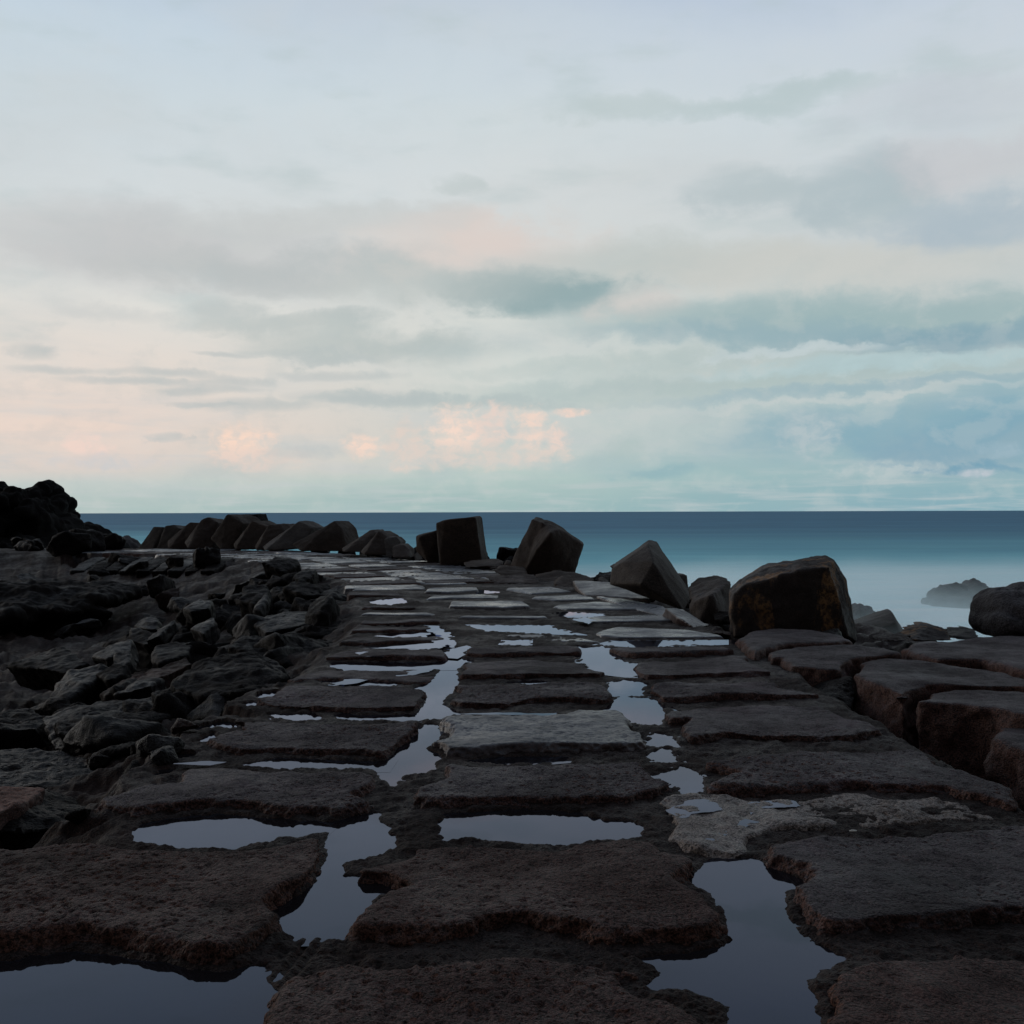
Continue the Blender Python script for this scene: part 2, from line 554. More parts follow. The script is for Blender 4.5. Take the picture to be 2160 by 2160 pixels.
def roughen(me, big=0.03, bigf=2.0, mid=0.01, midf=9.0, fine=0.004, finef=35.0, side=0.0, sidef=7.0, seed=0.0, voxel=0.02):
    co, no = get_co(me), get_no(me)
    p = co + seed
    d = big * fbm(p * bigf, 2) + mid * fbm(p * midf, 2)
    if voxel < 0.6 / finef:
        d = d + fine * fbm(p * finef, 2)
        pit = fbm(p * finef * 1.15 + 40.0, 2)
        d = d - fine * 1.6 * np.clip(pit - 0.12, 0, 1) * 4 * np.clip(fbm(p * 1.1 + 9.0, 2) + 0.6, 0.1, 1)
    if side:
        wgt = 1 - np.clip(no[:, 2], 0, 1) ** 2
        s = fbm(p * sidef, 3, 0.6)
        d = d + side * wgt * (s - 0.15)
        if voxel < 0.02:
            s2 = fbm(p * 30.0, 2)
            d = d + side * 0.45 * wgt * s2
    set_co(me, co + no * d[:, None])
    return me


def recentre(o, me, base=True):
    co = get_co(me)
    c = co.mean(0)
    if base:
        c[2] = co[:, 2].min()
    set_co(me, co - c)
    o.location = Vector(c.tolist())


def voxel_for(d, k=0.0017, lo=0.008, hi=0.06):
    return max(lo, min(hi, d * k))


# ------------------------------------------------------------------ breakwater path geometry
CL = [(0.2, -4), (0.2, 3), (0.2, 12), (-0.15, 17), (-1.35, 24), (-2.9, 28.5), (-4.8, 33), (-8.2, 39.5), (-13, 44.0), (-21, 46.6), (-40, 48), (-60, 48)]


def smooth_line(pts, n=12):
    out = []
    P = [Vector(p) for p in pts]
    for i in range(len(P) - 1):
        a, b, c, d = P[max(i - 1, 0)], P[i], P[i + 1], P[min(i + 2, len(P) - 1)]
        for k in range(n):
            t = k / n
            out.append(0.5 * ((2 * b) + (c - a) * t + (2 * a - 5 * b + 4 * c - d) * t * t + (3 * b - a - 3 * c + d) * t ** 3))
    out.append(P[-1])
    return [(p.x, p.y) for p in out]


CLS = np.array(smooth_line(CL))
SEG = CLS[1:] - CLS[:-1]
SLEN = np.hypot(SEG[:, 0], SEG[:, 1])
SCUM = np.concatenate([[0], np.cumsum(SLEN)])


def lateral(x, y):
    """signed distance from the path's middle line (right of travel positive)"""
    x = np.asarray(x, dtype=np.float64)
    y = np.asarray(y, dtype=np.float64)
    best = np.full(x.shape, 1e9)
    sg = np.zeros(x.shape)
    for (ax, ay), (ux, uy), L in zip(CLS[:-1], SEG, SLEN):
        px, py = x - ax, y - ay
        t = np.clip((px * ux + py * uy) / (L * L), 0, 1)
        qx, qy = px - ux * t, py - uy * t
        d2 = qx * qx + qy * qy
        m = d2 < best
        cr = ux * py - uy * px
        best = np.where(m, d2, best)
        sg = np.where(m, np.where(cr > 0, -1.0, 1.0), sg)
    return np.sqrt(best) * sg


def along(s):
    i = int(np.clip(np.searchsorted(SCUM, s) - 1, 0, len(SEG) - 1))
    t = (s - SCUM[i]) / SLEN[i]
    p = CLS[i] + SEG[i] * t
    u = SEG[i] / SLEN[i]
    return p, u


def poly_sd(x, y, poly):
    """signed distance, positive inside"""
    P = np.array(poly)
    d2 = np.full(x.shape, 1e9)
    inside = np.zeros(x.shape, dtype=bool)
    n = len(P)
    for i in range(n):
        ax, ay = P[i]
        bx, by = P[(i + 1) % n]
        ux, uy = bx - ax, by - ay
        px, py = x - ax, y - ay
        t = np.clip((px * ux + py * uy) / (ux * ux + uy * uy + 1e-12), 0, 1)
        d2 = np.minimum(d2, (px - ux * t) ** 2 + (py - uy * t) ** 2)
        cond = ((ay > y) != (by > y)) & (x < (bx - ax) * (y - ay) / (by - ay + 1e-12) + ax)
        inside ^= cond
    return np.where(inside, 1, -1) * np.sqrt(d2)


WZ = -0.045
PUDDLES = [
    ([('Z1', [(60, 1090), (250, 1050), (400, 1030), (640, 1065), (850, 1120), (1000, 1160), (1230, 1165), (1390, 1120), (1400, 1180), (1480, 1240), (1540, 1330), (1520, 1700), (-500, 1700), (-500, 1090)])], 'dark puddle before the nearest left slab, at the foot of the picture'),
    ([('Z2', [(130, 360), (250, 330), (380, 300), (440, 380), (480, 480), (400, 525), (230, 550), (160, 570), (190, 640), (380, 650), (480, 705), (400, 715), (340, 770), (250, 870), (190, 970), (0, 970)]), ('Z1', [(1580, 940), (1490, 800), (1640, 720), (1740, 650), (1780, 560), (1800, 480), (1755, 380)])], 'angular puddle between the nearest left and middle slabs'),
    ([('Z1', [(715, 390), (780, 358), (1000, 318), (1170, 298), (1300, 308), (1430, 328), (1600, 342), (1760, 355), (1700, 400), (1500, 430), (1380, 450), (1250, 475), (900, 470), (730, 440)])], 'long bright puddle behind the nearest left slab'),
    ([('Z2', [(710, 350), (760, 320), (760, 300), (900, 285), (1100, 280), (1450, 295), (1600, 340), (1740, 345), (1790, 370), (1770, 415), (1500, 440), (1400, 465), (1250, 465), (1050, 435), (760, 430), (740, 370)])], 'long bright puddle behind the nearest middle slab'),
    ([('Z3', [(340, 590), (440, 510), (490, 482), (640, 485), (740, 540), (850, 590), (780, 620), (775, 660), (790, 740), (850, 840), (920, 890), (1060, 940), (940, 1000), (905, 1080), (930, 1175), (900, 1500), (600, 1500), (550, 1175), (400, 1110), (280, 1085), (120, 1090), (230, 1020), (200, 960), (50, 955), (340, 945), (520, 900), (600, 870), (520, 760), (510, 690), (430, 630)])], 'big winding puddle between the nearest middle and right slabs'),
    ([('Z4', [(780, 540), (870, 488), (950, 520), (900, 570), (830, 600), (890, 620), (905, 650), (890, 695), (740, 730), (700, 765), (675, 740), (660, 710), (620, 690), (680, 660), (750, 620)])], 'diamond shaped puddle in the left joint, third slab row'),
    ([('Z4', [(830, 325), (905, 270), (940, 235), (950, 180), (1040, 140), (985, 190), (1050, 205), (1000, 240), (985, 300), (955, 360), (910, 400), (985, 440), (880, 470), (830, 455), (880, 390), (840, 330)])], 'zigzag puddle running up the left joint'),
    ([('Z4', [(60, 672), (200, 645), (400, 650), (560, 658), (680, 660), (660, 695), (560, 688), (200, 690)])], 'thin puddle across the path behind the second left slab'),
    ([('Z4', [(140, 445), (340, 444), (370, 455), (360, 465), (200, 462)])], 'short thin puddle behind the third left slab near the rocks'),
    ([('Z4', [(450, 462), (490, 445), (560, 450), (830, 450), (870, 465), (800, 472), (700, 468), (560, 472)])], 'thin puddle behind the third left slab joining the zigzag pool'),
    ([('Z4', [(440, 240), (450, 212), (700, 208), (950, 212), (960, 240), (700, 240)])], 'long straight bright puddle across the left column'),
    ([('Z4', [(490, 318), (400, 293), (600, 290), (650, 298), (760, 308), (640, 324)])], 'ragged shallow puddle on the left column of slabs'),
    ([('Z4', [(560, 143), (760, 134), (900, 126), (970, 108), (975, 140), (800, 150)])], 'narrow puddle tapering left on the left column'),
    ([('Z4', [(700, 88), (860, 72), (930, 55), (960, 90), (800, 92)])], 'small comb shaped puddle high on the left column'),
    ([('Z4', [(1540, 138), (1640, 148), (1730, 180), (1690, 200), (1760, 230), (1795, 272), (1700, 272), (1620, 240), (1600, 200), (1550, 185)])], 'broken puddle at the far end of the right joint'),
    ([('Z4', [(1690, 312), (1760, 290), (1850, 308), (1820, 358), (1700, 362)])], 'square puddle in the right joint'),
    ([('Z4', [(1670, 427), (1740, 370), (1850, 372), (1900, 395), (1940, 430), (1900, 492), (1850, 490), (1800, 482), (1770, 450)])], 'irregular puddle in the right joint beside the smooth topped slab'),
    ([('ZR', [(270, 990), (300, 940), (370, 955), (380, 992)]), ], 'little puddle in the right joint below the irregular one'),
    ([('ZR', [(262, 1040), (340, 1012), (380, 1060), (330, 1068)])], 'sliver of puddle in the right joint between wider pools'),
    ([('Z3', [(213, 90), (310, 38), (400, 85), (405, 130), (370, 178), (335, 175), (310, 140)])], 'kite shaped puddle in the right joint above the pale mortar'),
    ([('Z4', [(1060, 657), (1200, 640), (1450, 640), (1480, 655), (1350, 662)])], 'hair thin puddle behind the second middle slab'),
    ([('Z4', [(1240, 300), (1300, 293), (1380, 297), (1340, 305)])], 'tiny puddle sliver on the middle column'),
    ([('ZLL', [(1135, 745), (1280, 712), (1345, 745), (1200, 772)])], 'small jagged puddle at the rubble edge beside the third left slab'),
    ([('ZLL', [(1135, 822), (1190, 780), (1205, 800)])], 'tiny puddle below the small jagged one'),
    ([('ZLL', [(1480, 575), (1500, 550), (1560, 538), (1570, 560)])], 'tiny puddle at the left corner of the fourth left slab'),
    ([('ZLL', [(1410, 610), (1430, 598), (1500, 605), (1480, 622)])], 'tiny puddle by the rocks before the fourth left slab'),
    ([('ZLL', [(868, 1060), (900, 1010), (985, 1060), (940, 1072)])], 'small bright puddle at the left corner of the second left slab'),
    ([('ZLL', [(910, 1005), (930, 980), (990, 965), (960, 990)])], 'sliver of puddle above the small bright corner puddle'),
    ([('ZLL', [(1000, 915), (1010, 900), (1050, 900), (1040, 918)])], 'speck of water among the rubble left of the path'),
    ([('ZM', [(740, 748), (1000, 752), (1180, 752), (1262, 790), (1365, 803), (1100, 792), (850, 778)])], 'long slanting puddle far up the middle column'),
    ([('ZM', [(935, 855), (950, 835), (1050, 832), (1045, 858)])], 'small round puddle on the middle column'),
    ([('ZM', [(130, 615), (330, 594), (375, 620), (250, 636)])], 'bright white puddle far up the left column'),
    ([('ZM', [(1240, 680), (1270, 674), (1480, 688), (1380, 703), (1270, 700)])], 'far bright puddle on the right column'),
    ([('ZM', [(780, 550), (880, 562), (780, 570)])], 'tiny far puddle at the end of a raised slab'),
    ([('ZR', [(60, 545), (130, 532), (620, 528), (640, 540), (400, 548), (200, 552)])], 'thin puddle along the right column below the lichen boulder'),
    ([('ZR', [(-10, 570), (60, 556), (135, 595), (95, 605), (205, 640), (195, 690), (40, 668), (-10, 630)])], 'branching puddle on the near side of the long thin one'),
    ([('ZM', [(-40, 1085), (60, 1078), (200, 1072), (280, 1090), (200, 1098)])], 'ragged puddle on the worn slab of the left column'),
    ([('ZM', [(240, 808), (320, 795), (580, 795), (600, 810), (320, 812)])], 'thin far puddle on the left column'),
    ([('ZM', [(310, 748), (330, 740), (400, 740), (380, 756)])], 'very small far puddle on the left column'),
    ([('ZM', [(590, 900), (700, 870), (705, 880), (640, 930), (600, 925)])], 'arrow shaped puddle at the top of the zigzag pool'),
    ([('ZL', [(380, 700), (400, 690), (620, 686), (950, 710), (700, 705)])], 'shining strip of water at the foot of the far slope'),
    ([('ZLL', [(270, 658), (290, 625), (380, 603), (410, 612), (340, 650)])], 'small bright pool among the rocks at the far left'),
]
PUD = []
for k, (seq, lab) in enumerate(PUDDLES):
    z = WZ + 0.0004 * k
    if lab.startswith('shining strip'):
        z = -0.98
    if lab.startswith('small bright pool among'):
        z = -0.95
    PUD.append(([on_z(x, y, z) for x, y in toT(seq)], z, lab))

TYRE = [on_z(x, y, -0.055) for x, y in toT([('Z1', [(1370, 1190), (1500, 1050), (1590, 960), (1800, 960), (1700, 1100), (1560, 1330), (1480, 1240)])])]


def ground_z(X, Y, detail=True):
    t = lateral(X, Y)
    z0 = np.full(X.shape, -0.031)
    L = np.clip(-t - 2.25, 0, None)
    zl = -0.10 - 0.31 * L
    far = np.clip((Y - 28) / 10, 0, 1)
    zl = np.maximum(zl, -1.55)
    zl = zl * (1 - far) + np.maximum(-0.10 - 0.20 * L, -1.2) * far
    Rr = np.clip(t - 2.55, 0, None)
    zr = -0.12 - (0.95 - 0.7 * np.clip((Y - 11) / 4, 0, 1)) * np.minimum(Rr, 1.1) - 0.35 * np.clip(Rr - 3.5, 0, None)
    zr = np.maximum(zr, -7)
    wl = np.clip(L / 0.25, 0, 1)
    wr = np.clip(Rr / 0.2, 0, 1)
    z = z0 * (1 - wl) * (1 - wr) + zl * wl + zr * wr * (wl <= 0)
    P = np.stack([X, Y, np.zeros_like(X)], -1).reshape(-1, 3)
    rb = fbm(P * 1.7, 3).reshape(X.shape)
    z = z + (rb * 0.22 + 0.10 * np.abs(fbm(P * 4.5 + 3, 3)).reshape(X.shape)) * np.maximum(wl, wr)
    for poly, zz, lab in PUD:
        a = np.array(poly)
        m = (X > a[:, 0].min() - .2) & (X < a[:, 0].max() + .2) & (Y > a[:, 1].min() - .3) & (Y < a[:, 1].max() + .3)
        if m.any():
            sdv = poly_sd(X[m], Y[m], poly)
            PM = np.stack([X[m] * 1.0, Y[m] * 0.55, np.full(m.sum(), 2.0)], -1)
            sdv = sdv + (0.035 + 0.0045 * Y[m]) * (fbm(PM * 5.0, 4, 0.65) + 0.15)
            s = np.clip((sdv + 0.04) / 0.07, 0, 1)
            s = s * s * (3 - 2 * s)
            if zz > -0.5 and a[:, 0].max() < -1.75:
                rim = np.clip((sdv + 0.30) / 0.12, 0, 1) * np.clip((-sdv - 0.02) / 0.03, 0, 1)
                z[m] = np.maximum(z[m], z[m] * (1 - rim) + rim * (zz + 0.022))
            if zz < -0.5:
                s2 = np.clip((sdv + 0.25) / 0.4, 0, 1)
                z[m] = z[m] * (1 - s2) + (zz - 0.05) * s2
            else:
                z[m] = z[m] * (1 - s) + np.minimum(z[m], zz - 0.030) * s
    if detail:
        f1 = fbm(P * 14.0, 3).reshape(X.shape)
        f2 = fbm(P * 60.0, 2).reshape(X.shape)
        z = z + 0.020 * f1 + 0.006 * f2
        a = np.array(TYRE)
        m = (X > a[:, 0].min()) & (X < a[:, 0].max()) & (Y > a[:, 1].min()) & (Y < a[:, 1].max())
        if m.any():
            sdv = poly_sd(X[m], Y[m], TYRE)
            s = np.clip(sdv / 0.05, 0, 1)
            p0, p1 = np.array(on_z(*toT([('Z1', [(1470, 1200)])])[0], -.055)), np.array(on_z(*toT([('Z1', [(1650, 975)])])[0], -.055))
            u = (p1 - p0) / np.linalg.norm(p1 - p0)
            q = (X[m] - p0[0]) * (-u[1]) + (Y[m] - p0[1]) * u[0]
            al = (X[m] - p0[0]) * u[0] + (Y[m] - p0[1]) * u[1]
            rid = 0.009 * np.sin(q * 2 * math.pi / 0.055) + 0.0025 * np.sin(al * 2 * math.pi / 0.06)
            z[m] = z[m] * (1 - s) + s * (WZ + 0.001 + rid + 0.006 * f1[m])
    return z


# ground: rows spaced evenly in 1/distance so that every row matters
NR, NC = 860, 900
inv_y = np.linspace(1 / 2.3, 1 / 75.0, NR)
yy = 1 / inv_y
xx = np.linspace(-0.72, 0.72, NC)
Yg = np.repeat(yy[:, None], NC, 1)
Xg = xx[None, :] * (Yg + 1.0)
Zg = ground_z(Xg, Yg)
Zg[-1, :] = -7
V = np.stack([Xg, Yg, Zg], -1).reshape(-1, 3)
ground = link('ground', grid_mesh('ground', V, NR, NC), M_GROUND)
tag(ground, kind='structure')

# sea
bm = bmesh.new()
ringr = [0.0, 20, 60, 150, 400, 1200, 4000, 14000, 50000]
prev = None
NS = 96
c0 = bm.verts.new((0, 0, 0))
for r in ringr[1:]:
    cur = [bm.verts.new((r * math.cos(2 * math.pi * i / NS), r * math.sin(2 * math.pi * i / NS), 0)) for i in range(NS)]
    for i in range(NS):
        if prev is None:
            bm.faces.new((c0, cur[i], cur[(i + 1) % NS]))
        else:
            bm.faces.new((prev[i], cur[i], cur[(i + 1) % NS], prev[(i + 1) % NS]))
    prev = cur
me = bpy.data.meshes.new('sea')
bm.to_mesh(me)
bm.free()
sea = link('sea', me, M_SEA)
sea.location.z = -2.5
tag(sea, kind='structure')

# puddles
for poly, z, lab in PUD:
    P = np.array(poly)
    c = P.mean(0)
    area = sum(P[i][0] * P[(i + 1) % len(P)][1] - P[(i + 1) % len(P)][0] * P[i][1] for i in range(len(P)))
    sg = 1 if area > 0 else -1
    out = []
    n = len(P)
    for i in range(n):                       # push the outline outward so the shoreline comes from the ground
        a, b, d = P[i - 1], P[i], P[(i + 1) % n]
        e1, e2 = b - a, d - b
        nn = np.array([e1[1], -e1[0]]) / (np.linalg.norm(e1) + 1e-9) + np.array([e2[1], -e2[0]]) / (np.linalg.norm(e2) + 1e-9)
        nn = nn / (np.linalg.norm(nn) + 1e-9) * sg
        out.append(b + nn * (0.05 + 0.006 * b[1]))
    bm = bmesh.new()
    f = bm.faces.new([bm.verts.new((p[0] - c[0], p[1] - c[1], 0)) for p in out])
    if f.normal.z < 0:
        f.normal_flip()
    bmesh.ops.triangulate(bm, faces=bm.faces[:])
    bmesh.ops.recalc_face_normals(bm, faces=bm.faces[:])
    for f in bm.faces:
        if f.normal.z < 0:
            f.normal_flip()
    me = bpy.data.meshes.new('puddle')
    bm.to_mesh(me)
    bm.free()
    o = link('puddle', me, M_PUDDLE)
    o.location = (c[0], c[1], z)
    tag(o, lab, 'puddle', 'puddles between the slabs', 'structure')


# ------------------------------------------------------------------ slabs
def jag(poly, amp, step=0.035):
    P = [np.array(p) for p in poly]
    out = []
    for i in range(len(P)):
        a, b = P[i], P[(i + 1) % len(P)]
        k = max(1, int(np.linalg.norm(b - a) / step))
        for j in range(k):
            out.append(a + (b - a) * j / k)
    Q = np.array(out)
    q3 = np.concatenate([Q, np.zeros((len(Q), 1))], 1)
    ox = fbm(q3 * 4.0 + 5, 4, 0.7) * amp * 2
    oy = fbm(q3 * 4.0 + 31, 4, 0.7) * amp * 2
    return [(float(x + a_), float(y + b_)) for (x, y), a_, b_ in zip(out, ox, oy)]


def offset(poly, dist):
    P = np.array(poly)
    area = sum(P[i][0] * P[(i + 1) % len(P)][1] - P[(i + 1) % len(P)][0] * P[i][1] for i in range(len(P)))
    sg = 1 if area > 0 else -1
    out = []
    for i in range(len(P)):
        a, b, d = P[i - 1], P[i], P[(i + 1) % len(P)]
        e1, e2 = b - a, d - b
        nn = np.array([e1[1], -e1[0]]) / (np.linalg.norm(e1) + 1e-9) + np.array([e2[1], -e2[0]]) / (np.linalg.norm(e2) + 1e-9)
        nn = nn / (np.linalg.norm(nn) + 1e-9) * sg
        out.append(tuple(b + nn * dist))
    return out


def prism(bm, poly, z0, z1, tilt=(0, 0), inset=0.0):
    c = np.mean(np.array(poly), 0)
    tp = offset(poly, -inset) if inset else poly
    if inset:
        poly = offset(poly, inset * 1.15)
    top = [bm.verts.new((x, y, z1 + (x - c[0]) * tilt[0] + (y - c[1]) * tilt[1])) for x, y in tp]
    bot = [bm.verts.new((x, y, z0)) for x, y in poly]
    n = len(poly)
    bm.faces.new(top)
    bm.faces.new(bot[::-1])
    for i in range(n):
        bm.faces.new((top[i], bot[i], bot[(i + 1) % n], top[(i + 1) % n]))


def slab(poly, ztop, thick, label, mat, cat='paving block', name='paving_block', group='concrete slabs paving the breakwater',
         tilt=(0, 0), rnd=0.045, side=0.035, big=0.02, mid=0.008, voxel=None, inset=0.06):
    c = np.mean(np.array(poly), 0)
    d = max(2.5, float(np.array(poly)[:, 1].min()))
    vx = voxel or voxel_for(d)
    bm = bmesh.new()
    prism(bm, poly, ztop - thick, ztop, tilt, inset)
    it = int(max(1, min(22, (rnd / vx) ** 2)))
    me = remesh(bm, vx, it)
    me.name = name
    roughen(me, big=big, bigf=1.6, mid=mid, midf=8.0, fine=0.0035, finef=38.0, side=side, sidef=5.5, seed=0.0, voxel=vx)
    o = link(name, me, mat)
    recentre(o, me)
    tag(o, label, cat, group)
    return o


def traced(seq, zt=0.0, drop=0.055, mode='full'):
    pts = toT(seq)
    ys = [p[1] for p in pts]
    y0, y1 = min(ys), max(ys)
    out = []
    for x, y in pts:
        u = (y - y0) / (y1 - y0)
        u = u * u * (3 - 2 * u)
        out.append(on_z(x, y, zt - (drop * u if mode == 'full' else 0)))
    return out


